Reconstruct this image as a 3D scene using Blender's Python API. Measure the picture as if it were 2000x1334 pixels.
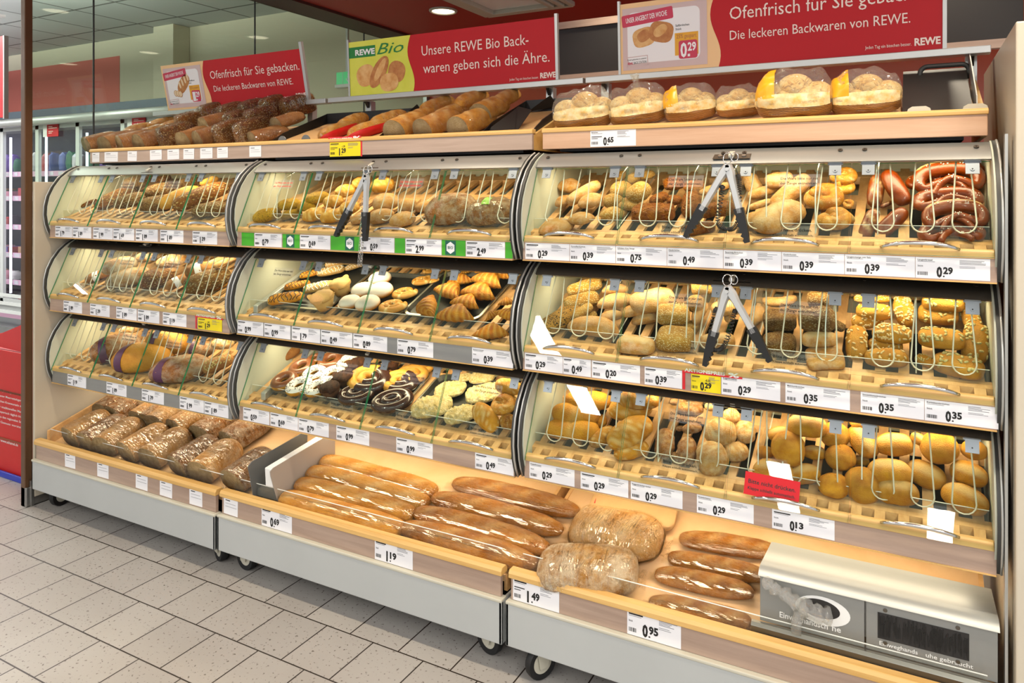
import bpy, math, random
from mathutils import Vector, Matrix, noise

for _o in list(bpy.data.objects):
    bpy.data.objects.remove(_o)
SC = bpy.context.scene
COL = SC.collection
PI = math.pi
R = math.radians

# ------------------------------------------------------------------ camera
CAM = Vector((3.35752, -1.41865, 1.46476))
FPX, CX, CY = 1398.02, 1061.1, 376.05
YAW = R(27.2226)
cd = bpy.data.cameras.new('camera')
cam = bpy.data.objects.new('camera', cd)
COL.objects.link(cam)
cam.location = CAM
cam.rotation_euler = (PI / 2, 0, YAW)
cd.sensor_width = 36
cd.lens = FPX * 36 / 2000
cd.shift_x = (1000 - CX) / 2000
cd.shift_y = (CY - 667) / 2000
cd.clip_start = .05
cd.clip_end = 60
SC.camera = cam

# ------------------------------------------------------------------ colour management, world
SC.view_settings.view_transform = 'Standard'
SC.view_settings.look = 'None'
SC.view_settings.exposure = 0.0
SC.view_settings.gamma = 1
SC.view_settings.use_curve_mapping = False
SC.cycles.max_bounces = 10
SC.cycles.transparent_max_bounces = 24
SC.cycles.diffuse_bounces = 3
SC.cycles.glossy_bounces = 3
SC.cycles.transmission_bounces = 6
SC.cycles.caustics_reflective = False
SC.cycles.caustics_refractive = False
SC.cycles.sample_clamp_indirect = 4
SC.cycles.use_denoising = True
W = bpy.data.worlds.new('world')
SC.world = W
W.use_nodes = True
W.node_tree.nodes['Background'].inputs[0].default_value = (.93, .95, 1, 1)
W.node_tree.nodes['Background'].inputs[1].default_value = .75


def area(name, loc, size, power, col=(1, 1, 1), rot=(0, 0, 0), spread=None):
    d = bpy.data.lights.new(name, 'AREA')
    d.shape = 'RECTANGLE'
    d.size, d.size_y = size
    d.energy = power
    d.color = col
    if spread:
        d.spread = spread
    o = bpy.data.objects.new(name, d)
    o.location = loc
    o.rotation_euler = rot
    COL.objects.link(o)
    return o


def spot(name, loc, power, col=(1, .9, .75), angle=95, rot=(0, 0, 0), rad=.06):
    d = bpy.data.lights.new(name, 'SPOT')
    d.energy = power
    d.color = col
    d.spot_size = R(angle)
    d.spot_blend = .6
    d.shadow_soft_size = rad
    o = bpy.data.objects.new(name, d)
    o.location = loc
    o.rotation_euler = rot
    COL.objects.link(o)
    return o


# aisle luminaires in the white ceiling (their housings are built with the ceiling)
AISLE = [(4.9, -1.7), (4.9, -3.9), (.35, -3.2), (2.2, -5.2), (3.6, -5.6)]
for (_x, _y) in AISLE:
    area('aisle_light', (_x, _y, 3.14), (.22, 1.6), 84, (1, .97, .93))
ADDED_PEND = [(-5.3, .9), (-5.6, -1.6), (-7.6, .9), (-3.0, .9)]  # unseen pendants, added to brighten the ceiling of the left room
for (_x, _y) in ADDED_PEND:
    area('added_pendant_up', (_x, _y, 2.88), (.1, 1.5), 170, (.95, .98, 1), (PI, 0, 0))
    area('added_pendant_down', (_x, _y, 2.79), (.1, 1.4), 55, (1, .97, .93))
# downlights in the red soffit
DOWN = [(.56, 2.55), (.35, .1), (1.55, .1), (2.75, .1), (3.6, .1), (1.9, 2.55), (3.1, 2.55), (-.1, 1.35), (1.1, 1.35), (2.3, 1.35), (3.4, 1.35)]
for (_x, _y) in DOWN:
    spot('downlight_lamp', (_x, _y, 2.655), 60 if _y < 1 else (34 if _y < 2 else 55), (1, .86, .66), 105)

# ------------------------------------------------------------------ helpers


def s2l(h):
    h = h.lstrip('#')
    out = []
    for i in (0, 2, 4):
        c = int(h[i:i + 2], 16) / 255
        out.append(c / 12.92 if c <= .04045 else ((c + .055) / 1.055) ** 2.4)
    return (*out, 1)


MATS = {}


def N(nt, t, **kw):
    n = nt.nodes.new(t)
    for k, v in kw.items():
        if k in ('operation', 'blend_type', 'data_type', 'attribute_name', 'feature', 'distance', 'noise_dimensions', 'wave_type', 'bands_direction', 'offset', 'offset_frequency', 'squash'):
            setattr(n, k, v)
        else:
            n.inputs[k.replace('_', ' ')].default_value = v
    return n


def new_mat(name):
    m = bpy.data.materials.new(name)
    m.use_nodes = True
    nt = m.node_tree
    b = nt.nodes['Principled BSDF']
    MATS[name] = m
    return m, nt, b


def mat(name, col, rough=.5, metal=0, vary=0, vscale=(8, 8, 8), bump=0, bscale=40, spec=.5, emit=0, col2=None, coat=0):
    m, nt, b = new_mat(name)
    c = s2l(col)
    b.inputs['Base Color'].default_value = c
    b.inputs['Roughness'].default_value = rough
    b.inputs['Metallic'].default_value = metal
    b.inputs['Specular IOR Level'].default_value = spec
    b.inputs['Coat Weight'].default_value = coat
    if emit:
        b.inputs['Emission Color'].default_value = c
        b.inputs['Emission Strength'].default_value = emit
    if vary or bump:
        tc = N(nt, 'ShaderNodeTexCoord')
        mp = N(nt, 'ShaderNodeMapping')
        mp.inputs['Scale'].default_value = vscale
        nt.links.new(tc.outputs['Object'], mp.inputs[0])
        nz = N(nt, 'ShaderNodeTexNoise', Scale=1.0, Detail=5.0, Roughness=.6)
        nt.links.new(mp.outputs[0], nz.inputs['Vector'])
        if vary:
            mx = N(nt, 'ShaderNodeMix', data_type='RGBA')
            c2 = s2l(col2) if col2 else tuple(x * (1 - vary) for x in c[:3]) + (1,)
            mx.inputs[6].default_value = c
            mx.inputs[7].default_value = c2
            mr = N(nt, 'ShaderNodeMapRange')
            mr.inputs['From Min'].default_value = .3
            mr.inputs['From Max'].default_value = .7
            nt.links.new(nz.outputs[0], mr.inputs[0])
            nt.links.new(mr.outputs[0], mx.inputs[0])
            nt.links.new(mx.outputs[2], b.inputs['Base Color'])
        if bump:
            bp = N(nt, 'ShaderNodeBump', Strength=bump, Distance=.01)
            n2 = N(nt, 'ShaderNodeTexNoise', Scale=float(bscale), Detail=4.0)
            nt.links.new(tc.outputs['Object'], n2.inputs['Vector'])
            nt.links.new(n2.outputs[0], bp.inputs['Height'])
            nt.links.new(bp.outputs[0], b.inputs['Normal'])
    return m


def clear_mat(name, tint='#ffffff', refl=.9, rough=.02, base=.04, bump=0, bscale=(6, 6, 6), haze=0):
    """thin clear sheet: transparent, plus a Fresnel reflection"""
    m = bpy.data.materials.new(name)
    m.use_nodes = True
    nt = m.node_tree
    nt.nodes.clear()
    out = N(nt, 'ShaderNodeOutputMaterial')
    tr = N(nt, 'ShaderNodeBsdfTransparent')
    tr.inputs[0].default_value = s2l(tint)
    gl = N(nt, 'ShaderNodeBsdfGlossy')
    gl.inputs['Roughness'].default_value = rough
    fr = N(nt, 'ShaderNodeLayerWeight', Blend=.5)
    pw = N(nt, 'ShaderNodeMath', operation='POWER')
    pw.inputs[1].default_value = 5.0
    nt.links.new(fr.outputs['Facing'], pw.inputs[0])
    ml = N(nt, 'ShaderNodeMath', operation='MULTIPLY_ADD')
    ml.inputs[1].default_value = refl
    ml.inputs[2].default_value = base
    nt.links.new(pw.outputs[0], ml.inputs[0])
    if bump:
        tc = N(nt, 'ShaderNodeTexCoord')
        mp = N(nt, 'ShaderNodeMapping')
        mp.inputs['Scale'].default_value = bscale
        oi = N(nt, 'ShaderNodeObjectInfo')
        vm = N(nt, 'ShaderNodeVectorMath', operation='ADD')
        nt.links.new(tc.outputs['Object'], vm.inputs[0])
        nt.links.new(oi.outputs['Random'], vm.inputs[1])
        nt.links.new(vm.outputs[0], mp.inputs[0])
        nz = N(nt, 'ShaderNodeTexNoise', Scale=1.0, Detail=3.0, Distortion=1.2)
        nt.links.new(mp.outputs[0], nz.inputs['Vector'])
        bp = N(nt, 'ShaderNodeBump', Strength=bump, Distance=.12)
        nt.links.new(nz.outputs[0], bp.inputs['Height'])
        nt.links.new(bp.outputs[0], gl.inputs['Normal'])
        nt.links.new(bp.outputs[0], fr.inputs['Normal'])
    mx = N(nt, 'ShaderNodeMixShader')
    nt.links.new(ml.outputs[0], mx.inputs[0])
    nt.links.new(tr.outputs[0], mx.inputs[1])
    nt.links.new(gl.outputs[0], mx.inputs[2])
    last = mx
    if haze:
        df = N(nt, 'ShaderNodeBsdfDiffuse')
        df.inputs[0].default_value = (.9, .9, .88, 1)
        m2 = N(nt, 'ShaderNodeMixShader')
        m2.inputs[0].default_value = haze
        nt.links.new(mx.outputs[0], m2.inputs[1])
        nt.links.new(df.outputs[0], m2.inputs[2])
        last = m2
    nt.links.new(last.outputs[0], out.inputs[0])
    MATS[name] = m
    return m


def wood_mat(name, c1, c2, scale=(1.2, 22, 22), rough=.42, bump=.08):
    m, nt, b = new_mat(name)
    tc = N(nt, 'ShaderNodeTexCoord')
    mp = N(nt, 'ShaderNodeMapping')
    mp.inputs['Scale'].default_value = scale
    oi = N(nt, 'ShaderNodeObjectInfo')
    vm = N(nt, 'ShaderNodeVectorMath', operation='ADD')
    nt.links.new(tc.outputs['Object'], vm.inputs[0])
    nt.links.new(oi.outputs['Location'], vm.inputs[1])
    nt.links.new(vm.outputs[0], mp.inputs[0])
    nz = N(nt, 'ShaderNodeTexNoise', Scale=1.6, Detail=6.0, Roughness=.62, Distortion=.4)
    nt.links.new(mp.outputs[0], nz.inputs['Vector'])
    cr = N(nt, 'ShaderNodeValToRGB')
    cr.color_ramp.elements[0].position = .32
    cr.color_ramp.elements[0].color = s2l(c2)
    cr.color_ramp.elements[1].position = .66
    cr.color_ramp.elements[1].color = s2l(c1)
    nt.links.new(nz.outputs[0], cr.inputs[0])
    nt.links.new(cr.outputs[0], b.inputs['Base Color'])
    bp = N(nt, 'ShaderNodeBump', Strength=bump, Distance=.004)
    nt.links.new(nz.outputs[0], bp.inputs['Height'])
    nt.links.new(bp.outputs[0], b.inputs['Normal'])
    b.inputs['Roughness'].default_value = rough
    return m


def wloc(o):
    v = Vector((0, 0, 0))
    while o is not None:
        v += o.location
        o = o.parent
    return v


_TX = {}


def text_geo(s, bold=0.0, shear=0.0):
    k = (s, bold, shear)
    if k not in _TX:
        cu = bpy.data.curves.new('lettering', 'FONT')
        cu.body = s
        cu.resolution_u = 2
        cu.offset = bold
        cu.shear = shear
        ob = bpy.data.objects.new('lettering', cu)
        me = ob.to_mesh()
        vs = [(v.co.x, v.co.y) for v in me.vertices]
        fs = [tuple(p.vertices) for p in me.polygons]
        ob.to_mesh_clear()
        bpy.data.objects.remove(ob)
        bpy.data.curves.remove(cu)
        _TX[k] = (vs, fs)
    return _TX[k]


class MB:
    def __init__(s):
        s.v, s.f, s.m, s.t = [], [], [], []

    def add(s, vs, fs, mi=0, M=None, tone=None):
        o = len(s.v)
        if M is not None:
            vs = [M @ Vector(p) for p in vs]
        s.v += [tuple(p) for p in vs]
        s.t += list(tone) if tone else [0.0] * len(vs)
        s.f += [tuple(i + o for i in f) for f in fs]
        s.m += [mi] * len(fs) if not isinstance(mi, (list, tuple)) else list(mi)
        return s

    def box(s, a, b, mi=0, M=None):
        x0, y0, z0 = a
        x1, y1, z1 = b
        vs = [(x0, y0, z0), (x1, y0, z0), (x1, y1, z0), (x0, y1, z0), (x0, y0, z1), (x1, y0, z1), (x1, y1, z1), (x0, y1, z1)]
        fs = [(0, 3, 2, 1), (4, 5, 6, 7), (0, 1, 5, 4), (1, 2, 6, 5), (2, 3, 7, 6), (3, 0, 4, 7)]
        return s.add(vs, fs, mi, M)

    def prism(s, poly, x0, x1, mi=0, M=None, capmi=None):
        """polygon of (y,z) swept along x"""
        n = len(poly)
        vs = [(x0, p[0], p[1]) for p in poly] + [(x1, p[0], p[1]) for p in poly]
        fs = [tuple(range(n)), tuple(range(2 * n - 1, n - 1, -1))]
        fs += [(i, i + n, (i + 1) % n + n, (i + 1) % n) for i in range(n)]
        c = mi if capmi is None else capmi
        return s.add(vs, fs, [c, c] + [mi] * n, M)

    def plate(s, poly, z0, z1, mi=0, M=None):
        """polygon of (x,y) extruded along z"""
        n = len(poly)
        vs = [(p[0], p[1], z0) for p in poly] + [(p[0], p[1], z1) for p in poly]
        fs = [tuple(range(n - 1, -1, -1)), tuple(range(n, 2 * n))]
        fs += [(i, (i + 1) % n, (i + 1) % n + n, i + n) for i in range(n)]
        return s.add(vs, fs, mi, M)

    def tube(s, pts, r, n=8, mi=0, closed=False, M=None):
        pts = [Vector(p) for p in pts]
        k = len(pts)
        rs = r if isinstance(r, (list, tuple)) else [r] * k
        vs, fs = [], []
        up = None
        for i, p in enumerate(pts):
            a = pts[(i - 1) % k] if (closed or i > 0) else p
            b = pts[(i + 1) % k] if (closed or i < k - 1) else p
            t = (b - a).normalized()
            if up is None:
                up = Vector((0, 0, 1)) if abs(t.z) < .9 else Vector((1, 0, 0))
            u = (up - t * up.dot(t)).normalized()
            w = t.cross(u)
            up = u
            for j in range(n):
                q = 2 * PI * j / n
                vs.append(p + (u * math.cos(q) + w * math.sin(q)) * rs[i])
        for i in range(k if closed else k - 1):
            for j in range(n):
                a, b = i * n + j, i * n + (j + 1) % n
                c, d = ((i + 1) % k) * n + (j + 1) % n, ((i + 1) % k) * n + j
                fs.append((a, b, c, d))
        if not closed:
            fs += [tuple(range(n - 1, -1, -1)), tuple(range((k - 1) * n, k * n))]
        return s.add(vs, fs, mi, M)

    def cyl(s, a, b, r, n=16, mi=0, M=None, r2=None):
        return s.tube([a, b], [r, r if r2 is None else r2], n, mi, M=M)

    def ell(s, c, r, nu=12, nv=8, mi=0, M=None):
        vs, fs = [], []
        for i in range(nv + 1):
            th = PI * i / nv
            for j in range(nu):
                ph = 2 * PI * j / nu
                vs.append((c[0] + r[0] * math.sin(th) * math.cos(ph), c[1] + r[1] * math.sin(th) * math.sin(ph), c[2] + r[2] * math.cos(th)))
        for i in range(nv):
            for j in range(nu):
                fs.append((i * nu + j, (i + 1) * nu + j, (i + 1) * nu + (j + 1) % nu, i * nu + (j + 1) % nu))
        return s.add(vs, fs, mi, M)

    def text(s, body, M, h, mi=0, w=None, bold=0.0, align='l', shear=0.0, sx=1.0):
        """lettering in the XY plane of M; h = capital height, w = total width if given"""
        vs, fs = text_geo(body, bold, shear)
        if not vs:
            return s
        x0 = min(v[0] for v in vs)
        x1 = max(v[0] for v in vs)
        k = h / .7
        kx = k * sx if w is None else w / max(1e-6, x1 - x0)
        off = {'l': 0, 'c': -.5 * (x1 - x0), 'r': -(x1 - x0)}[align]
        return s.add([((v[0] - x0 + off) * kx, v[1] * k, 0) for v in vs], fs, mi, M)

    def quad(s, M, x0, y0, x1, y1, mi=0, z=0.0):
        return s.add([(x0, y0, z), (x1, y0, z), (x1, y1, z), (x0, y1, z)], [(0, 1, 2, 3)], mi, M)

    def mesh(s, name, mats, smooth=None, off=Vector((0, 0, 0))):
        me = bpy.data.meshes.new(name)
        me.from_pydata([(p[0] - off[0], p[1] - off[1], p[2] - off[2]) for p in s.v], [], s.f)
        for m in mats if isinstance(mats, (list, tuple)) else [mats]:
            me.materials.append(MATS[m] if isinstance(m, str) else m)
        me.polygons.foreach_set('material_index', s.m)
        if any(s.t):
            at = me.attributes.new('tone', 'FLOAT', 'POINT')
            at.data.foreach_set('value', s.t)
        if smooth:
            me.shade_smooth()
            if smooth is not True:
                me.set_sharp_from_angle(angle=R(smooth))
        me.update()
        return me

    def build(s, name, mats, parent=None, smooth=None, bevel=0, origin=None, seg=2):
        off = wloc(parent) if parent is not None else Vector((0, 0, 0))
        if origin is not None:
            off = Vector(origin)
        o = bpy.data.objects.new(name, s.mesh(name, mats, smooth, off))
        COL.objects.link(o)
        if parent is not None:
            o.parent = parent
            if origin is not None:
                o.location = off - wloc(parent)
        elif origin is not None:
            o.location = off
        if bevel:
            b = o.modifiers.new('soft_edge', 'BEVEL')
            b.width = bevel
            b.segments = seg
            b.limit_method = 'ANGLE'
            b.angle_limit = R(40)
        return o


def thing(name, label, cat, loc=(0, 0, 0), group=None):
    o = bpy.data.objects.new(name, None)
    o.empty_display_size = .1
    COL.objects.link(o)
    o.location = loc
    return tag(o, label, cat, group)


def tag(o, label, cat, group=None):
    o['label'] = label
    o['category'] = cat
    if group:
        o['group'] = group
    return o


def struct(o):
    o['kind'] = 'structure'
    return o


def ray(px, py):
    r, z = (px - CX) / FPX, -(py - CY) / FPX
    return Vector((r * math.cos(YAW) - math.sin(YAW), r * math.sin(YAW) + math.cos(YAW), z))


def on_plane(px, py, p0, n):
    d = ray(px, py)
    return CAM + d * ((Vector(p0) - CAM).dot(n) / d.dot(n))


def at_y(px, py, y):
    return on_plane(px, py, (0, y, 0), Vector((0, 1, 0)))


def frame(o, x, y):
    """matrix with origin o, X axis x, Y axis y"""
    x = Vector(x).normalized()
    z = x.cross(Vector(y)).normalized()
    y = z.cross(x)
    return Matrix(((x.x, y.x, z.x, o[0]), (x.y, y.y, z.y, o[1]), (x.z, y.z, z.z, o[2]), (0, 0, 0, 1)))


# ------------------------------------------------------------------ materials
mat('kick_paint', '#b2b5b3', .45, vary=.06, vscale=(3, 3, 3))
mat('post_reflection_brown', '#6a4c34', .4, .4, vary=.3, vscale=(1, 1, 3))  # steel post; the orange it reflects is put into the base colour
mat('hinge_steel', '#8f979c', .4, .6)
mat('steel', '#a9a9a6', .32, 1, vary=.12, vscale=(2, 60, 60))
mat('steel_sheet', '#9d9d99', .42, .6, vary=.08, vscale=(1, 30, 30))
mat('chrome', '#d9d9d6', .14, 1)
mat('plate_grey', '#6f7170', .45, .3)
mat('plate_dark', '#3b3b38', .5, .2)
mat('cream_liner', '#c8cbb9', .5)
mat('wire_white', '#ddd6c2', .3, .35)
mat('canopy_shaded', '#57524a', .42, .55, vary=.1, vscale=(1, 30, 30))  # canopy steel with the shade of the bin above put into its colour
mat('screw_grey', '#6b655c', .35, .9)
mat('black_plastic', '#161614', .42)
mat('rubber', '#131313', .65, vary=.2)
mat('caster_white', '#bdb9a8', .5)
mat('white_card', '#e9e8ea', .55)
mat('ink', '#141210', .6)
mat('ink_grey', '#77767a', .6)
mat('ink_pale', '#b9b8bd', .6)
mat('bio_green', '#43a61f', .5)
mat('bio_dark', '#15594a', .5)
mat('sale_yellow', '#e9d20c', .5)
mat('sign_red', '#b80f1a', .5, spec=.3)
mat('sale_red', '#d2222a', .5)
mat('sign_cream', '#eec48d', .45)
mat('sign_white', '#eceaea', .4)
mat('sign_lettering', '#f0ded3', .5)
mat('poster_pink', '#c5304f', .5)
mat('poster_edge', '#cfb7b4', .5)
mat('poster_orange', '#e2a41f', .5)
mat('sign_lime', '#c9cf2e', .45, vary=.3, vscale=(4, 4, 4), col2='#dfe05f')
mat('logo_green', '#117a2f', .5)
mat('aluminium', '#b9bab6', .38, .6)
mat('board_black', '#232120', .55)
mat('bracket_dark', '#2c2b29', .5, .3)
mat('tray_black', '#1d1b19', .45, .2, vary=.3)
mat('kraft_paper', '#c39a64', .75, vary=.12, vscale=(5, 5, 5), bump=.1)
mat('tray_steel', '#4a4a46', .38, .75, vary=.3, vscale=(12, 12, 12))
mat('tray_rim', '#a5a496', .3, .85)
wood_mat('beech', '#d9b06c', '#c69a55')
wood_mat('beech_pale', '#e3b67c', '#cf9e62')
wood_mat('veneer_warm', '#cfa98a', '#bd9474')
wood_mat('slat_wood', '#deb07a', '#bf8e58', (22, 1.2, 22))
wood_mat('veneer_grey', '#b9a292', '#a58e7d')
wood_mat('strip_veneer', '#b39a88', '#9c8474')
wood_mat('shelf_wood', '#e3bd8d', '#d8ac78', (3, 3, 3), .38)
clear_mat('flap_glass', '#f8fcf7', .45, .01, .014)
clear_mat('acrylic', '#f8f8f4', .6, .04, .02, haze=.02)
clear_mat('window_glass', '#eef6ed', .7, .0, .04)
clear_mat('fridge_glass', '#ffffff', .5, .0, .03)
mat('glass_edge', '#2f8a5e', .15, spec=.8)
mat('acrylic_edge', '#dfe3dc', .2)
clear_mat('film', '#fffdf8', .6, .06, .033, bump=.8, bscale=(16, 5, 5))
clear_mat('film_long', '#fffdf8', .6, .06, .04, bump=.9, bscale=(5, 60, 60))
clear_mat('film_bag', '#fffdf5', .6, .12, .06, bump=1.0, bscale=(7, 7, 7), haze=.06)
clear_mat('notice_film', '#ffffff', .3, .2, .01, haze=.10)
mat('lamp_glow', '#ffe2b0', .4, emit=3.0)
mat('lamp_cool', '#eaf2ff', .4, emit=3.0)
mat('lamp_down', '#fff0d2', .4, emit=6.0)
mat('room_cream', '#cfc7ae', .7)
mat('room_red', '#c4685a', .7)
mat('soffit_red', '#9c2a22', .55)
mat('soffit_brown', '#43241d', .5)
mat('back_rust', '#bf4c1e', .3, coat=.3)
mat('fridge_white', '#c9ccc8', .4)
mat('fridge_dark', '#2b2144', .5)
mat('lamp_fridge', '#e4e6ff', .4, emit=1.6)
mat('blue_header', '#0e2838', .5)
mat('box_red', '#c41712', .5, vary=.1)
mat('crate_blue', '#1733a8', .4)
mat('exit_green', '#1ba35c', .4, emit=.6)
mat('white_plain', '#e6e6e2', .5)
mat('panel_beige', '#c6bca8', .4, vary=.04)
mat('panel_side', '#8d8779', .3, .3)
mat('price_violet', '#d6a9c4', .5)
mat('purple_band', '#4d2743', .5)
mat('tag_green', '#7fbf3a', .5)
# ------------------------------------------------------------------ floor, ceilings, walls


def tile_floor():
    m, nt, b = new_mat('floor_tiles')
    tc = N(nt, 'ShaderNodeTexCoord')
    mp = N(nt, 'ShaderNodeMapping')
    mp.inputs['Scale'].default_value = (5, 5, 5)
    nt.links.new(tc.outputs['Object'], mp.inputs[0])
    br = N(nt, 'ShaderNodeTexBrick', offset=.5, offset_frequency=2, squash=1.0)
    br.inputs['Scale'].default_value = 1
    br.inputs['Mortar Size'].default_value = .0125
    br.inputs['Mortar Smooth'].default_value = .1
    br.inputs['Brick Width'].default_value = 1
    br.inputs['Row Height'].default_value = 1
    br.inputs['Color1'].default_value = s2l('#aba7a1')
    br.inputs['Color2'].default_value = s2l('#a29e99')
    br.inputs['Mortar'].default_value = s2l('#2c231c')
    nt.links.new(mp.outputs[0], br.inputs['Vector'])
    nz = N(nt, 'ShaderNodeTexNoise', Scale=95.0, Detail=2.0, Roughness=.5)
    nt.links.new(tc.outputs['Object'], nz.inputs['Vector'])
    cr = N(nt, 'ShaderNodeValToRGB')
    cr.color_ramp.elements[0].position = .635
    cr.color_ramp.elements[0].color = (1, 1, 1, 1)
    cr.color_ramp.elements[1].position = .69
    cr.color_ramp.elements[1].color = (.36, .33, .3, 1)
    nt.links.new(nz.outputs[0], cr.inputs[0])
    n2 = N(nt, 'ShaderNodeTexNoise', Scale=1.7, Detail=3.0)
    nt.links.new(tc.outputs['Object'], n2.inputs['Vector'])
    c2 = N(nt, 'ShaderNodeValToRGB')
    c2.color_ramp.elements[0].color = (.86, .84, .82, 1)
    c2.color_ramp.elements[0].position = .3
    c2.color_ramp.elements[1].color = (1, 1, 1, 1)
    c2.color_ramp.elements[1].position = .65
    nt.links.new(n2.outputs[0], c2.inputs[0])
    last = br.outputs[0]
    for c in (cr, c2):
        mx = N(nt, 'ShaderNodeMix', data_type='RGBA', blend_type='MULTIPLY')
        mx.inputs[0].default_value = 1
        nt.links.new(last, mx.inputs[6])
        nt.links.new(c.outputs[0], mx.inputs[7])
        last = mx.outputs[2]
    nt.links.new(last, b.inputs['Base Color'])
    b.inputs['Roughness'].default_value = .42
    bp = N(nt, 'ShaderNodeBump', Strength=.35, Distance=.002)
    bp.invert = True
    nt.links.new(br.outputs['Fac'], bp.inputs['Height'])
    nt.links.new(bp.outputs[0], b.inputs['Normal'])


def tile_ceiling():
    m, nt, b = new_mat('ceiling_tiles')
    tc = N(nt, 'ShaderNodeTexCoord')
    mp = N(nt, 'ShaderNodeMapping')
    mp.inputs['Location'].default_value = (3.72 / .625, -2.594 / .625, 0)
    mp.inputs['Scale'].default_value = (1.6, 1.6, 1.6)
    nt.links.new(tc.outputs['Object'], mp.inputs[0])
    br = N(nt, 'ShaderNodeTexBrick', offset=0.0, squash=1.0)
    br.inputs['Scale'].default_value = 1
    br.inputs['Mortar Size'].default_value = .02
    br.inputs['Brick Width'].default_value = 1
    br.inputs['Row Height'].default_value = 1
    br.inputs['Color1'].default_value = s2l('#c3c7c4')
    br.inputs['Color2'].default_value = s2l('#bdc2c0')
    br.inputs['Mortar'].default_value = s2l('#6d706c')
    nt.links.new(mp.outputs[0], br.inputs['Vector'])
    nt.links.new(br.outputs[0], b.inputs['Base Color'])
    b.inputs['Roughness'].default_value = .8


tile_floor()
tile_ceiling()
YB = 3.57            # back wall
struct(MB().box((-10, -6, -.1), (6, YB, 0)).build('floor', 'floor_tiles'))
struct(MB().box((-10, -6, 3.2), (6, YB, 3.3)).build('ceiling', 'ceiling_tiles'))
# back wall of the store: cream above, a red painted band on the left
b = MB()
b.box((-10, YB, 0), (-.32, YB + .1, 3.2), 0)
zb = at_y(100, 128, YB).z
xr = at_y(234, 200, YB).x
b.box((-10, YB - .004, 1.9), (xr, YB - .0005, zb), 1)
struct(b.build('wall_back', ['room_cream', 'room_red']))
struct(MB().box((-.32, YB, 0), (6, YB + .1, 3.2)).build('wall_back.001', 'back_rust'))
# pillar against it
xl, xr = at_y(299, 64, 3.3).x, at_y(371, 52, YB).x
yp = on_plane(338, 46, (xr, 0, 0), Vector((1, 0, 0))).y
struct(MB().box((at_y(299, 64, yp).x, yp, 0), (xr, YB, 3.2)).build('wall_pillar', 'room_cream', bevel=.006))
# dropped red ceiling over the bakery shelves, with its dark border
struct(MB().box((-.32, -.6, 2.69), (6, YB, 3.2)).build('ceiling_bakery', 'soffit_red'))
struct(MB().box((-.34, -.6, 2.672), (-.1, YB, 2.69)).build('trim_1', 'soffit_brown'))
# glass partition on the left
w = MB()
for y0, y1 in ((.475, .758), (.762, 1.758), (1.762, 2.768), (2.772, 3.53)):
    w.box((-.325, y0, .03), (-.317, y1, 2.672), 0)
win = struct(w.build('window_1', 'window_glass'))
w = MB()
w.box((-.347, .44, 0), (-.312, .474, 2.69), 2)
for y in (.76, 1.76, 2.77):
    w.box((-.327, y - .003, .03), (-.315, y + .003, 2.672), 1)
w.box((-.34, 3.53, 0), (-.3, YB, 2.672), 0)
w.box((-.345, .44, 0), (-.30, .75, .09), 0)
struct(w.build('window_frame', ['steel', 'board_black', 'post_reflection_brown'], win, bevel=.003))
# right end: tall panel
e = thing('end_panel', 'tall beige end panel closing off the shelves on the right', 'panel', (3.6, .9, 0))
MB().box((3.566, .5, 0), (3.66, 1.3, 1.85)).build('panel_board', 'panel_beige', e, bevel=.004)
MB().box((3.549, .535, .05), (3.555, .56, 1.6)).build('edge_strip', 'aluminium', e)
e = thing('side_panel', 'waist to head high beige side panel beside the steel post, left of the shelves', 'panel', (-.295, .8, 0))
MB().box((-.308, .47, .04), (-.292, 1.12, 1.515)).build('panel_board', 'panel_beige', e, bevel=.003)
MB().box((-.3085, .455, .0), (-.2915, .47, .12)).build('foot', 'steel', e, bevel=.002)

# downlights and aisle luminaires
vis = {0: 'round white downlight in the red ceiling above the middle sign'}
for i, (x, y) in enumerate(DOWN):
    o = thing('downlight', vis.get(i, 'round white downlight recessed in the red bakery ceiling out of frame'), 'ceiling light', (x, y, 2.69), 'downlights in the red ceiling')
    ring = [(x + .085 * math.cos(a), y + .085 * math.sin(a), 2.686) for a in [2 * PI * k / 24 for k in range(24)]]
    MB().tube(ring, .011, 8, closed=True).build('bezel', 'caster_white', o, smooth=True)
    MB().cyl((x, y, 2.689), (x, y, 2.684), .075, 24).build('lamp', 'lamp_down', o)
p = on_plane(985, -8, (0, 0, 2.69), Vector((0, 0, 1)))
o = thing('ceiling_luminaire', 'square pale metal lamp frame set in the red ceiling at the top edge', 'ceiling light', (p.x, p.y, 2.69))
m = MB()
for k, (a, z) in enumerate(((.32, 2.66), (.27, 2.65), (.22, 2.64))):
    for s in (-1, 1):
        m.box((p.x - a, p.y + s * a - .018, z), (p.x + a, p.y + s * a + .018, 2.689))
        m.box((p.x + s * a - .018, p.y - a, z), (p.x + s * a + .018, p.y + a, 2.689))
m.build('louvre_frame', 'caster_white', o, bevel=.004)
MB().box((p.x - .2, p.y - .2, 2.668), (p.x + .2, p.y + .2, 2.672)).build('diffuser', 'white_plain', o)
for (x, y) in AISLE:
    o = thing('aisle_luminaire', 'long white strip luminaire in the store ceiling out of frame', 'ceiling light', (x, y, 3.2), 'strip luminaires over the aisle')
    MB().box((x - .11, y - .85, 3.165), (x + .11, y + .85, 3.2)).build('housing', 'white_plain', o)
    MB().box((x - .08, y - .82, 3.160), (x + .08, y + .82, 3.164)).build('diffuser', 'lamp_cool', o)

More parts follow.
